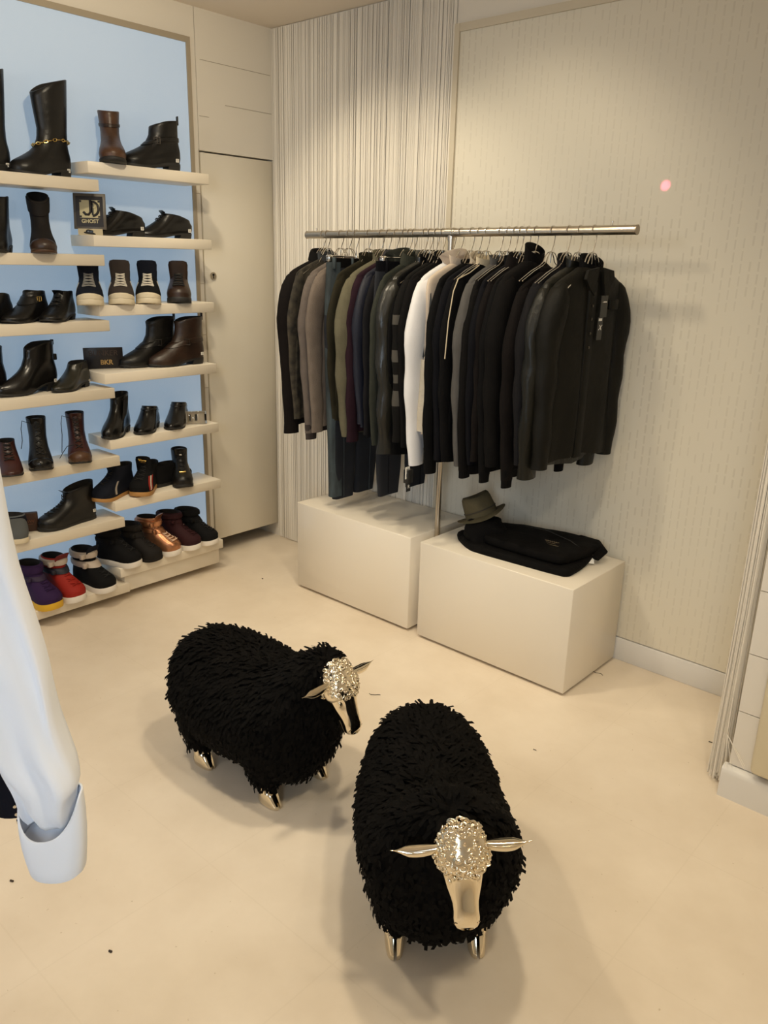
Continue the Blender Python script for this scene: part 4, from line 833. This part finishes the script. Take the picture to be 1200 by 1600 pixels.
# ------------------------------------------------------------------ sheep stools
HM = Matrix.Translation((.164, 0, .462)) @ Matrix.Rotation(math.radians(60), 4, 'Y') @ Matrix.Diagonal((.80, .98, .94, 1)); HMI = HM.inverted()
def sheep_fleece():
    """rag fleece: dark body with short felt strips; local +X forward, front feet at x = 0"""
    prof = [(-.510, .262, .02, .02), (-.497, .262, .085, .085), (-.465, .260, .135, .132), (-.41, .256, .168, .165), (-.33, .248, .188, .182), (-.23, .244, .193, .188), (-.13, .242, .188, .188), (-.05, .245, .192, .188), (.01, .260, .206, .184),
            (.055, .290, .212, .172), (.09, .318, .205, .150), (.115, .348, .182, .122), (.133, .378, .150, .096), (.148, .405, .112, .072), (.160, .428, .070, .045), (.166, .44, .03, .02)]
    def at(x):
        for a, b in zip(prof, prof[1:]):
            if x <= b[0]:
                t = (x - a[0]) / (b[0] - a[0]); return [a[k] + (b[k] - a[k]) * t for k in (1, 2, 3)]
        return list(prof[-1][1:])
    q = MB(); N = 36; rings = []
    def sp(x, a, g=0):
        zc, hh, hw = at(x); c, s_ = math.cos(a), math.sin(a)
        bulge = 1 + .04 * math.sin(3 * a + x * 9)
        return Vector((x, (hw + g) * c * bulge, zc + (hh + g) * s_))
    xs = [p[0] for p in prof]
    for x in xs: rings.append([sp(x, 2 * PI * j / N, -.010) for j in range(N)])
    q.loft(rings)
    legs = [(-.02, .100), (-.02, -.100), (-.325, .112), (-.325, -.112)]
    for lx, ly in legs:                               # tufts over the legs
        rr = []
        for z, r_ in ((.062, .028), (.075, .040), (.11, .056), (.16, .072), (.22, .080)): rr.append([(lx - .01 + r_ * math.cos(2 * PI * j / 16), ly * (1 - .0) + r_ * math.sin(2 * PI * j / 16) * .95, z) for j in range(16)])
        q.loft(rr)
    def strip(p, nrm, d, ln, wd):
        t = nrm.cross(d); t.normalize(); k = random.uniform(.04, .36)
        a = p - nrm * .006; b = p + d * ln * .5 + nrm * (ln * k * .55); c = p + d * ln * (1.0 if k < .4 else .92) + nrm * (ln * k * random.uniform(.2, 1.1))
        tw = t * wd; sk = d * random.uniform(-.004, .004)
        q.add([a - tw, a + tw, b - tw * 1.05, b + tw * 1.05, c - tw * .95 - sk, c + tw * .95 + sk], [(0, 1, 3, 2), (2, 3, 5, 4)])
    R_ = random.Random(5)
    n = 0
    while n < 10500:
        x = R_.uniform(-.51, .166); a = R_.uniform(0, 2 * PI); zc, hh, hw = at(x)
        if R_.random() > ((hh + hw) / .38) + .10: continue
        p = sp(x, a, -.006); e = .004
        pa = sp(x, a + e) - sp(x, a - e); px_ = sp(min(.166, x + e), a) - sp(x - e, a)
        nr = px_.cross(pa)
        hp = HMI @ p
        if nr.length < 1e-9 or (abs(hp.y) < .050 and hp.z > -.045 and hp.x > -.030): continue
        nr.normalize(); c_ = Vector((x, 0, zc))
        if nr.dot(p - c_) < 0: nr = -nr
        d = Vector((-.55 + R_.uniform(-.5, .5), R_.uniform(-.5, .5), -.9)); d = d - nr * d.dot(nr)
        if d.length < .05: d = nr.orthogonal()
        d.normalize(); random.seed(n)
        strip(p, nr, d, R_.uniform(.026, .048), R_.uniform(.0030, .0055)); n += 1
    for lx, ly in legs:
        for i in range(260):
            z = R_.uniform(.075, .20); r_ = interp([(.062, .028), (.075, .040), (.11, .056), (.16, .072), (.22, .080)], z); a = R_.uniform(0, 2 * PI)
            p = Vector((lx - .01 + r_ * math.cos(a), ly + r_ * .95 * math.sin(a), z)); nr = Vector((math.cos(a), math.sin(a), -.2)).normalized(); d = Vector((R_.uniform(-.2, .2), R_.uniform(-.2, .2), -1)); d = (d - nr * d.dot(nr)).normalized()
            strip(p, nr, d, R_.uniform(.020, .034), R_.uniform(.0028, .0045))
    random.seed(99)
    return q, legs
def head_rings():
    pr = [(-.052, .006, .024, .004), (-.047, .022, .042, -.012), (-.038, .033, .051, -.026), (-.028, .037, .050, -.040), (-.018, .040, .047, -.052), (-.008, .044, .047, -.064), (.012, .049, .050, -.078), (.038, .050, .050, -.084), (.060, .047, .046, -.082), (.080, .0425, .040, -.074), (.100, .037, .0345, -.064), (.122, .0315, .030, -.054), (.145, .0275, .0265, -.046), (.165, .0265, .0235, -.042), (.182, .0275, .0195, -.040), (.196, .0265, .0135, -.037), (.206, .0215, .005, -.032), (.212, .012, -.004, -.024), (.2145, .003, -.011, -.016)]
    return pr
def build_head(parent):
    pr = head_rings(); N = 32
    def surf(x, a, g=0.):
        hw = interp([(p[0], p[1]) for p in pr], x) + g; zt = interp([(p[0], p[2]) for p in pr], x) + g; zb = interp([(p[0], p[3]) for p in pr], x) - g
        c, s_ = math.cos(a), math.sin(a)
        fl = .78 if x > .05 else .9
        y = hw * math.copysign(abs(c) ** fl, c); z = (zt if s_ > 0 else -zb) * math.copysign(abs(s_) ** .9, s_)
        y *= 1 - .22 * max(0, -s_) ** 1.5            # narrower jaw
        # eye sockets, cheek ridge, nasal bone
        e = math.exp(-((x - .090) / .017) ** 2) * math.exp(-((abs(math.atan2(s_, abs(c))) - .55) / .30) ** 2)
        y -= .0070 * e * math.copysign(1, c) * (1 if abs(c) > .05 else 0); z -= .003 * e
        ck = math.exp(-((x - .115) / .028) ** 2) * math.exp(-((math.atan2(s_, abs(c)) + .05) / .28) ** 2)
        y += .0022 * ck * math.copysign(1, c)
        return Vector((x, y, z))
    q = MB(); xs = []
    for a, b in zip(pr, pr[1:]): xs += [a[0], (a[0] + b[0]) / 2]
    xs.append(pr[-1][0])
    q.loft([[surf(x, 2 * PI * j / N) for j in range(N)] for x in xs]); q.xf(HM); head = q.build('head', M_GOLD, parent, angle=90)
    # woolly cap and jaw curls
    q = MB(); R_ = random.Random(3)
    cap = [[surf(x, a, g) for a in [PI * (-.02 + 1.04 * j / 20) for j in range(21)]] for x, g in ((-.052, .002), (-.046, .006), (-.034, .008), (-.018, .008), (.0, .008), (.022, .009), (.044, .0085), (.062, .0065), (.074, .003), (.079, -.001))]
    q.loft(cap, closed=False, cap0=False, cap1=False)
    def curl(p, nr, r_, th):
        u_ = nr.orthogonal().normalized(); v_ = nr.cross(u_); ph = R_.uniform(0, 6.28); turns = R_.choice((1, -1)) * R_.uniform(.8, 1.5); sx = R_.uniform(.7, 1.15)
        P = []
        for k in range(14):
            t = k / 13; a = ph + turns * 2 * PI * t; rr = r_ * (1 - .72 * t); P.append(p + u_ * rr * math.cos(a) * sx + v_ * rr * math.sin(a) + nr * (-.0022 + .0075 * t))
        q.tube(P, [th * (1.0 - .25 * k / 13) for k in range(14)], 6)
    for row, (x, cnt, g) in enumerate(((-.050, 4, .004), (-.043, 6, .007), (-.033, 8, .008), (-.021, 8, .008), (-.006, 9, .008), (.010, 10, .009), (.025, 10, .009), (.039, 10, .009), (.053, 8, .0075), (.065, 6, .006), (.075, 3, .003))):
        for j in range(cnt):
            wd_ = 1.08 if row < 8 else (.86, .62, .30)[row - 8]; a = PI * (.5 - wd_ / 2 + wd_ * (j + .25 + .5 * (row % 2)) / cnt) + R_.uniform(-.09, .09); p = surf(x + R_.uniform(-.004, .004), a, g - .003); c_ = Vector((x, 0, 0)); nr = (p - c_).normalized()
            curl(p, nr, R_.uniform(.0080, .0118), R_.uniform(.0034, .0046))
    for j in range(5):                                # forelock
        p = surf(.077 + .003 * R_.random(), PI * (.36 + .07 * j), .002); curl(p, Vector((.2, 0, 1)).normalized(), .008, .0026)
    for s_ in (-1, 1):
        for k in range(7):
            t = k / 6; x = .012 + .075 * t; a = -.25 - .55 * t if s_ > 0 else PI + .25 + .55 * t
            p = surf(x * .75 - .0, a, .002); nr = Vector((0, s_ * .8, -.4)).normalized(); curl(p, nr, .0085 - .002 * t, .0027)
        for k in range(5):
            p = surf(.000 + .012 * k, (-.05 if s_ > 0 else PI + .05) - s_ * .05 * k, .003); curl(p, Vector((0, s_, 0)), .0085, .0028)
    q.xf(HM); q.build('woolly_curls', M_GOLDC, head, angle=80)
    # eyes with lids
    for s_ in (-1, 1):
        q = MB(); a = .42 if s_ > 0 else PI - .42; p = surf(.092, a, -.001); nr = Vector((.25, s_ * .85, .5)).normalized(); u_ = Vector((1, -s_ * .25, -.12)); u_ = (u_ - nr * u_.dot(nr)).normalized(); v_ = nr.cross(u_)
        rs = []
        for k in range(5):
            b = k / 4 * PI / 2; rs.append([p + u_ * (.0105 * math.cos(b) * math.cos(2 * PI * j / 14)) + v_ * (.0055 * math.cos(b) * math.sin(2 * PI * j / 14)) + nr * (.0045 * math.sin(b)) for j in range(14)])
        q.loft(rs); q.tube([p + u_ * .012 * math.cos(2 * PI * j / 16) + v_ * .0065 * math.sin(2 * PI * j / 16) + nr * .0012 for j in range(16)], .0016, 6, cyc=True)
        q.xf(HM); q.build('eye', M_GOLD, head)
        q = MB(); p = surf(.194, .46 if s_ > 0 else PI - .46, -.0009); nr = Vector((.60, s_ * .55, .58)).normalized(); u_ = Vector((.3, 0, 1)); u_ = (u_ - nr * u_.dot(nr)).normalized(); v_ = nr.cross(u_)
        q.tube([p + u_ * .0052 * math.cos(2 * PI * j / 12) * (1 if j < 9 else .8) + v_ * .0028 * math.sin(2 * PI * j / 12) for j in range(10)], .0011, 6)
        q.loft([[p - nr * .001 + u_ * .0042 * f * math.cos(2 * PI * j / 10) + v_ * .0019 * f * math.sin(2 * PI * j / 10) - nr * d_ for j in range(10)] for f, d_ in ((1, -.0012), (.9, .001))])
        q.xf(HM); q.build('nostril', mat('dark_nostril_gold', (.10, .075, .045), .4, 1.0), head)
    q = MB()                                          # mouth line
    for s_ in (-1, 1): q.tube([surf(.150 + .012 * k, (-.60 - .03 * k) if s_ > 0 else PI + .60 + .03 * k, .0002) for k in range(5)], .0011, 6)
    q.xf(HM); q.build('mouth', mat('dark_nostril_gold', (.10, .075, .045), .4, 1.0), head)
    # ears: leaf shaped, cupped, pointing sideways and slightly down
    for s_ in (-1, 1):
        q = MB(); rs = []; n = 14
        for k in range(n + 1):
            t = k / n; w_ = .0085 + .0085 * math.sin(PI * min(1, (t * .97) ** .8)) ** 1.15; w_ *= (1 - sm(.62, 1.0, t) * .96); th = .0105 * (1 - .80 * sm(.3, 1, t)) + .0008; cup = -.004 * math.sin(PI * t)
            y = .040 + .108 * t; xx = .004 + .004 * math.sin(PI * t); zz = .022 - .006 * math.sin(PI * t) + .004 * t
            ring = []
            for j in range(14):
                a = 2 * PI * j / 14; cx, sz = math.cos(a), math.sin(a)
                ring.append(Vector((xx + w_ * cx, s_ * y, zz + th * sz + (cup * (cx * cx) if sz > -2 else 0))))
            rs.append(ring)
        q.loft(rs)
        M_ = HM @ Matrix.Translation((.010, 0, .000)) @ Matrix.Rotation(math.radians(-18), 4, 'Y') @ Matrix.Rotation(math.radians(s_ * -4), 4, 'X')
        q.tube([HM.inverted() @ HM @ Vector((.010 + .004 * math.sin(PI * k / 9), s_ * (.052 + .070 * k / 9), .030 - .004 * k / 9)) for k in range(10)], [.0005, .0016, .0022, .0024, .0024, .0022, .002, .0016, .001, .0004], 6)
        q.xf(M_); q.build('ear', M_GOLD, head, angle=80)
    return head
def build_leg(parent, lx, ly):
    q = MB(); N = 20
    # shin running into a cloven hoof
    rs = []
    for z, cx, rx, ry in ((.16, -.016, .017, .016), (.105, -.014, .0165, .0155), (.078, -.010, .018, .0165), (.062, -.005, .0215, .0185), (.046, .001, .0235, .0205)):
        rs.append([(lx + cx + rx * math.cos(2 * PI * j / N), ly + ry * math.sin(2 * PI * j / N), z) for j in range(N)])
    q.loft(rs, mis=None)
    for s_ in (-1, 1):
        rs = []
        for z, x0, x1, w_ in ((.052, -.020, .022, .017), (.040, -.024, .029, .0195), (.026, -.027, .036, .0205), (.012, -.028, .043, .020), (.003, -.027, .047, .0185), (.0, -.025, .045, .0165)):
            ring = []
            for j in range(N):
                a = 2 * PI * j / N; t = .5 - .5 * math.cos(a); x = x0 + (x1 - x0) * t; half = abs(math.sin(a)) ** .75
                inner = .0006 + .0022 * sm(.45, 1, t)
                y = inner if (math.sin(a) < 0) else inner + w_ * half * (1 - .28 * t)
                ring.append((lx + x, ly + s_ * y, z))
            rs.append(ring if s_ > 0 else ring[::-1])
        q.loft(rs[::-1])
    for s_ in (-1, 1): q.tube([(lx - .020, ly + s_ * .009, .066), (lx - .030, ly + s_ * .011, .058), (lx - .033, ly + s_ * .011, .050)], [.0055, .005, .002], 8)
    q.xf(Matrix.Translation((lx, ly, 0)) @ Matrix.Diagonal((1.15, 1.32, 1.0, 1)) @ Matrix.Translation((-lx, -ly, 0)))
    return q.build('leg', M_GOLD, parent, angle=70)
sh = empty('sheep_stool', (0, 0, 0), 0, 'black shaggy sheep stool with gold head, turned sideways before the empty plinth', 'sheep', 'sheep stools with gold heads')
fq, legs = sheep_fleece(); fq.build('fleece', M_FLEECE, sh, smooth=False)
build_head(sh)
for lx, ly in legs: build_leg(sh, lx, ly)
def copy_tree(o, parent=None):
    c = o.copy(); C.link(c); c.parent = parent
    for ch in [k for k in bpy.context.scene.collection.objects if k.parent == o]: copy_tree(ch, c)
    return c
s2 = copy_tree(sh)
sh.location = (1.853, -1.540, 0); sh.rotation_euler = (0, 0, math.radians(1.5))
s2.location = (2.550, -1.717, 0); s2.rotation_euler = (0, 0, math.radians(-45.5))
for ch in [k for k in bpy.context.scene.collection.objects if k.parent == s2 and k.name.startswith('head')]:
    pv = Vector((.15, 0, .47)); ax_ = (HM.to_3x3() @ Vector((1, 0, 0))).normalized()
    ch.matrix_local = Matrix.Translation(pv + Vector((.004, .013, -.002))) @ Matrix.Rotation(math.radians(4), 4, 'X') @ Matrix.Translation(-pv)
s2['label'] = 'black shaggy sheep stool facing the viewer head-on, gold ears spread level'

# ------------------------------------------------------------------ hat and folded clothes on the plinth
PZ = .4475
def smooth_loop(pts, per=6):
    n = len(pts); out = []
    for i in range(n):
        p0, p1, p2, p3 = [Vector((*pts[(i + k) % n], 0)) for k in (-1, 0, 1, 2)]
        for k in range(per):
            t = k / per; v = .5 * (2 * p1 + (p2 - p0) * t + (2 * p0 - 5 * p1 + 4 * p2 - p3) * t * t + (3 * p1 - p0 - 3 * p2 + p3) * t ** 3)
            out.append(v * .55 + p1.lerp(p2, t) * .45)
    return out
def folded(outline, z0, h, bump=.006, seed=0.):
    """soft folded cloth: rounded rim, gently creased top"""
    L = smooth_loop(outline); c = sum(L, Vector()) / len(L); q = MB(); rings = []
    for f, zz, k in ((.985, 0, 0), (1.0, .22, 0), (1.008, .5, 0), (1.0, .78, .3), (.975, .95, .7), (.93, 1.0, 1), (.8, 1.02, 1), (.6, 1.02, 1), (.4, 1.03, 1), (.2, 1.03, 1), (.04, 1.03, 1)):
        ring = []
        for p in L:
            v = c + (p - c) * f; nz = noise.noise(Vector((v.x * 14 + seed, v.y * 14, seed))) * bump * k + noise.noise(Vector((v.x * 40 + seed, v.y * 40, seed))) * bump * .4 * k
            ring.append((v.x, v.y, z0 + h * zz + nz))
        rings.append(ring)
    q.loft(rings); return q
F_BLK = cloth('folded_black_cotton', (.0042, .0036, .0032), bump=.3, bs=50); F_BLK_B = cloth('folded_black_fleece', (.0036, .0032, .0030), bump=.3, bs=80)
base_o = [(1.515, -.268), (1.545, -.325), (1.66, -.392), (1.86, -.386), (2.085, -.368), (2.100, -.30), (2.09, -.20), (2.06, -.10), (1.93, -.065), (1.74, -.07), (1.60, -.13)]
r = empty('folded_trousers', (1.8, -.24, PZ), 0, 'folded black trousers forming the lower layer under the printed sweatshirt', 'trousers', 'folded clothes on the plinth')
q = folded(base_o, PZ, .030, .003, 1.); q.xf(Matrix.Translation((-1.8, .24, -PZ))); q.build('cloth', F_BLK_B, r, angle=80)
top_o = [(1.70, -.350), (1.88, -.356), (2.045, -.345), (2.070, -.28), (2.085, -.17), (2.095, -.085), (1.97, -.055), (1.80, -.085), (1.70, -.11), (1.645, -.17), (1.66, -.28)]
r = empty('folded_sweatshirt', (1.87, -.21, PZ + .034), 0, 'folded black sweatshirt with small gold chest print on the plinth', 'sweatshirt', 'folded clothes on the plinth')
M0 = Matrix.Translation((-1.87, .21, -PZ - .034))
q = folded(top_o, PZ + .034, .036, .009, 4.); q.xf(M0); sw = q.build('cloth', F_BLK, r, angle=80)
q = MB()                                              # loose sleeve end at the back corner and creases
q.tube([M0 @ Vector(p) for p in ((1.98, -.070, PZ + .062), (2.06, -.078, PZ + .060), (2.105, -.11, PZ + .045), (2.108, -.165, PZ + .030))], [.020, .026, .024, .016], 10, flat=.55); q.build('sleeve', F_BLK, sw, angle=80)
q = MB(); q.tube([M0 @ Vector(p) for p in ((1.74, -.13, PZ + .072), (1.86, -.125, PZ + .076), (1.99, -.165, PZ + .074), (2.05, -.20, PZ + .071))], [.001, .0022, .002, .001], 6); q.build('zip_seam', mat('dark_seam_grey', (.035, .032, .028), .45), sw)
q = MB()
for k, (w_, off) in enumerate(((.060, 0), (.044, .016), (.056, .030))):
    a = Vector((1.912 + .012 * k, -.232 - .018 * k, PZ + .0745)); d = Vector((.90, .10, 0)).normalized()
    if k == 0:
        q.tube([M0 @ (a + d * (w_ * t / 24) + Vector((0, .006 * math.sin(t * 1.7), 0))) for t in range(25)], .0011, 5)
    else: q.tube([M0 @ (a + d * .004 * k), M0 @ (a + d * w_)], .0009, 5)
q.build('chest_print', mat('faded_gold_print', (.20, .15, .085), .5), sw)
q = MB(); q.add([M0 @ Vector(p) for p in ((2.095, -.155, PZ + .034), (2.108, -.172, PZ + .008), (2.090, -.185, PZ + .010), (2.096, -.157, PZ + .034))] + [M0 @ Vector((2.094, -.160, PZ + .030))], [(0, 1, 2), (0, 2, 3), (2, 4, 3), (0, 4, 2)]); q.build('paper_tag', K_TAG, r, smooth=False)
r = empty('knit_scarf', (1.64, -.265, PZ + .030), 0, 'crumpled black knit scarf heaped under the olive hat', 'scarf')
q = MB(); rings = []
for i in range(11):
    t = i / 10; rr = math.cos(t * PI / 2 * .97) ** .6; ring = []
    for j in range(28):
        a = 2 * PI * j / 28; k = 1 + .10 * math.sin(3 * a + 5 * t) + .05 * math.sin(7 * a + 9 * t)
        ring.append((.098 * rr * k * math.cos(a) + .012 * t, .088 * rr * k * math.sin(a), .086 * math.sin(t * PI / 2)))
    rings.append(ring)
q.loft(rings); q.build('cloth', F_BLK_B, r, angle=80)
hat = empty('felt_hat', (1.600, -.238, PZ + .112), 0, 'olive felt hat with narrow band resting on black cloth', 'hat')
H_M = mat('olive_felt', (.090, .075, .042), .85, spec=.2, bump=.15, bscale=160, var=.15, vscale=14); H_B = mat('dark_hat_band', (.030, .024, .015), .7)
ax = Vector((-.40, -.12, .90)).normalized(); xa = ax.orthogonal().normalized(); HMx = Matrix((xa, ax.cross(xa), ax)).transposed().to_4x4()
def el(rx, ry, z, dip=0., sd=0.): return [(rx * math.cos(2 * PI * j / 36), ry * math.sin(2 * PI * j / 36), z + dip * math.cos(4 * PI * j / 36) + sd * math.cos(2 * PI * j / 36)) for j in range(36)]
q = MB(); q.loft([el(.072, .066, -.004), el(.0705, .064, .004), el(.068, .062, .03), el(.064, .057, .066), el(.060, .053, .082, .002), el(.053, .046, .089, .004), el(.042, .032, .088, .004), el(.026, .014, .080, .002), el(.006, .004, .077)]); q.xf(HMx); cr = q.build('crown', H_M, hat, angle=80)
q = MB(); q.loft([el(.066, .060, 0), el(.075, .068, .001, .001), el(.090, .082, .000, .004), el(.108, .098, -.002, .010), el(.1085, .0985, -.0045, .010), el(.090, .082, -.0035, .004), el(.066, .060, -.003)], cap0=False, cap1=False); q.xf(HMx); q.build('brim', H_M, hat, angle=80)
q = MB(); q.loft([el(.0700, .0640, .022), el(.0718, .0658, .0225), el(.0712, .0652, .0262), el(.0690, .0630, .0265)], cap0=False, cap1=False); q.xf(HMx); q.build('hat_band', H_B, cr, angle=60)

# ------------------------------------------------------------------ white shirt and navy jacket on a second rail at the near edge
RH = Vector((_r0.x, _r0.y, 0)); FH = Vector((-_r0.y, _r0.x, 0))
W_SH = mat('white_poplin', '#eaeef6', .7, bump=.10, bscale=25, stretch=(1, 1, .4)); N_JK = cloth('navy_jacket_cloth', (.008, .009, .016))
yawF = math.atan2(FH.y, FH.x)
sc_ = Vector((2.205, -2.600, 0)); zs0 = 1.395
root, dz, T, rg = garment('white_shirt', 'white poplin shirt close to the viewer, its cuffed sleeve hanging at the picture edge', 'shirt', 0, W_SH, T=.034, hem=.70, cuff=.76, sleeves=False, collar='fold', slr=.05, zn=zs0, loc=(sc_.x - RH.x * .205, sc_.y - RH.y * .205, 0), yaw=yawF, group=None)
inv = Matrix.Translation((sc_.x - RH.x * .205, sc_.y - RH.y * .205, zs0 - .10)) @ Matrix.Rotation(yawF, 4, 'Z'); inv = inv.inverted()
def ring_at(c, a, b, n=28, f=None):
    out = []
    for j in range(n):
        t = 2 * PI * j / n; x, y = math.cos(t), math.sin(t)
        p = c + RH * (a * math.copysign(abs(x) ** .85, x)) + FH * (b * math.copysign(abs(y) ** .8, y))
        if f: p = p + f(t)
        out.append(inv @ p)
    return out
axis = [((2.118, -2.506, 1.335), .070, .036), ((2.155, -2.513, 1.25), .071, .040), ((2.216, -2.521, 1.12), .067, .042), ((2.281, -2.523, 1.00), .061, .040), ((2.328, -2.526, .92), .056, .038), ((2.360, -2.529, .865), .052, .036), ((2.390, -2.527, .825), .048, .034), ((2.402, -2.531, .792), .040, .028), ((2.407, -2.533, .772), .030, .020)]
q = MB(); rs = []
M_ = 34
for i in range(M_):
    t = i / (M_ - 1) * (len(axis) - 1); k = min(int(t), len(axis) - 2); u = t - k; (c0, a0, b0), (c1, a1, b1) = axis[k], axis[k + 1]
    c = Vector(c0).lerp(Vector(c1), u); a = a0 + (a1 - a0) * u; b = b0 + (b1 - b0) * u; tt = i / (M_ - 1)
    def fold(th, c=c, tt=tt): return FH * (-.007 * math.sin(th * 3 + tt * 5) * sm(.0, .5, tt) - .0055 * math.sin(th * 6 - tt * 7)) + RH * (.003 * math.sin(tt * 21 + th))
    rs.append(ring_at(c, a, b, 28, fold))
q.loft(rs); sl = q.build('sleeve', W_SH, root, angle=90)
cc = Vector((2.408, -2.532, .79)); dn = (Vector((2.440, -2.545, .715)) - cc)
def cuffring(k, g, extra=0.):
    c = cc + dn * k; out = []
    def sh(th):
        fr = max(0, -math.sin(th)); side = math.cos(th)
        top = Vector((0, 0, .020 - .052 * fr ** 1.2 + .010 * side)) * (1 - k)
        bot = Vector((0, 0, -.004 * side - .010 * max(0, -math.sin(th + .5)))) * k
        return top + bot
    return ring_at(c, .047 + .003 * math.sin(k * PI) - .007 * k + g, .030 + .006 * (1 - k) + g, 40, sh)
q = MB(); q.loft([cuffring(0, -.0022), cuffring(-.01, -.0012), cuffring(-.01, .0006), cuffring(.02, .001), cuffring(.25, .0012), cuffring(.5, .001), cuffring(.75, .0006), cuffring(.97, 0), cuffring(1.0, -.0008), cuffring(.97, -.002), cuffring(.5, -.0015)], cap0=False, cap1=True); cf = q.build('cuff', mat('white_cuff_poplin', '#e6eaf2', .55, bump=.03, bscale=60), root, angle=90)
# navy jacket behind it
jc = sc_ + FH * .10 + RH * .014
root2, dz, T, rg = garment('navy_jacket', 'dark navy jacket mostly hidden behind the near white shirt', 'jacket', 0, N_JK, T=.03, hem=.66, cuff=.612, collar='fold', slr=.052, hw=.21, zn=1.37, loc=(jc.x - RH.x * .225, jc.y - RH.y * .225, 0), yaw=yawF, group=None)
q = MB()
for k in range(3): q.tube([(-.030, -.225, .624 + .016 * k + dz), (-.036, -.228, .624 + .016 * k + dz)], .003, 10)
q.build('cuff_button', M_CHROME, root2)
root2.rotation_euler = (-.075, 0, yawF)
rr_ = empty('garment_rack', (sc_.x - RH.x * .21, sc_.y - RH.y * .21, 0), yawF, 'steel rail hung from the ceiling carrying the near white shirt', 'rail')
q = MB(); q.tube([(-.25, 0, 1.50), (.27, 0, 1.50)], .014, 14); q.build('bar', M_STEEL, rr_)
for x in (-.22, .24):
    q = MB(); q.tube([(x, 0, 1.50), (x, 0, HC - .012)], .008, 12); q.build('drop_rod', M_STEEL, rr_)
    q = MB(); q.tube([(x, 0, HC - .012), (x, 0, HC - .001)], .03, 16); q.build('ceiling_plate', M_STEEL, rr_)
for g_, x in ((root, 0.), (root2, .10)):
    h = hanger(0, 'chrome hanger of the near ' + ('white shirt' if g_ is root else 'navy jacket') + ' on the second rack'); bx_ = rr_.location + FH * x + (RH * -.001 if x else Vector())
    h.location = (bx_.x, bx_.y, 1.405); h.rotation_euler = (0, 0, yawF); h.scale = (1, 1, .8)
    for ch in list(h.children): ch.scale = (1, 1, 1)

# ------------------------------------------------------------------ litter on the floor
K_DIRT = mat('dark_debris', (.05, .035, .025), .9)
def bit(lbl, x, y, P, r, m=K_DIRT, name='floor_litter', cat='litter'):
    q = MB(); q.tube([(p[0], p[1], r + (p[2] if len(p) > 2 else 0)) for p in P], r, 6); o = q.build(name, m); o.location = (x, y, 0); tag(o, lbl, cat)
bit('dark curled thread on the floor right of the turned sheep', 1.641, -.946, [(-.018, -.010), (-.008, -.012), (.004, -.004), (.012, .006), (.020, .012)], .0012, name='thread')
bit('short dark thread on the floor by the end of the loaded plinth', 2.185, -.183, [(-.03, 0), (-.01, -.004), (.01, .004), (.022, -.004)], .0011, name='thread')
bit('small dark crumb on the open floor before the sheep', 1.988, -2.26, [(-.004, 0), (.004, .003)], .0026)
bit('dark crumb on the floor below the white cuff', 1.596, -2.32, [(-.004, 0), (.005, .004)], .0026)
bit('tiny dark shred on the floor near the skirting', 2.708, -.357, [(-.006, 0), (.006, .002)], .0016)
bit('tiny dark shred on the floor behind the front sheep', 2.283, -.832, [(-.005, 0), (.006, .002)], .0014)
bit('tiny dark speck on the floor beside the empty plinth', .455, -.51, [(-.003, 0), (.003, .002)], .003)
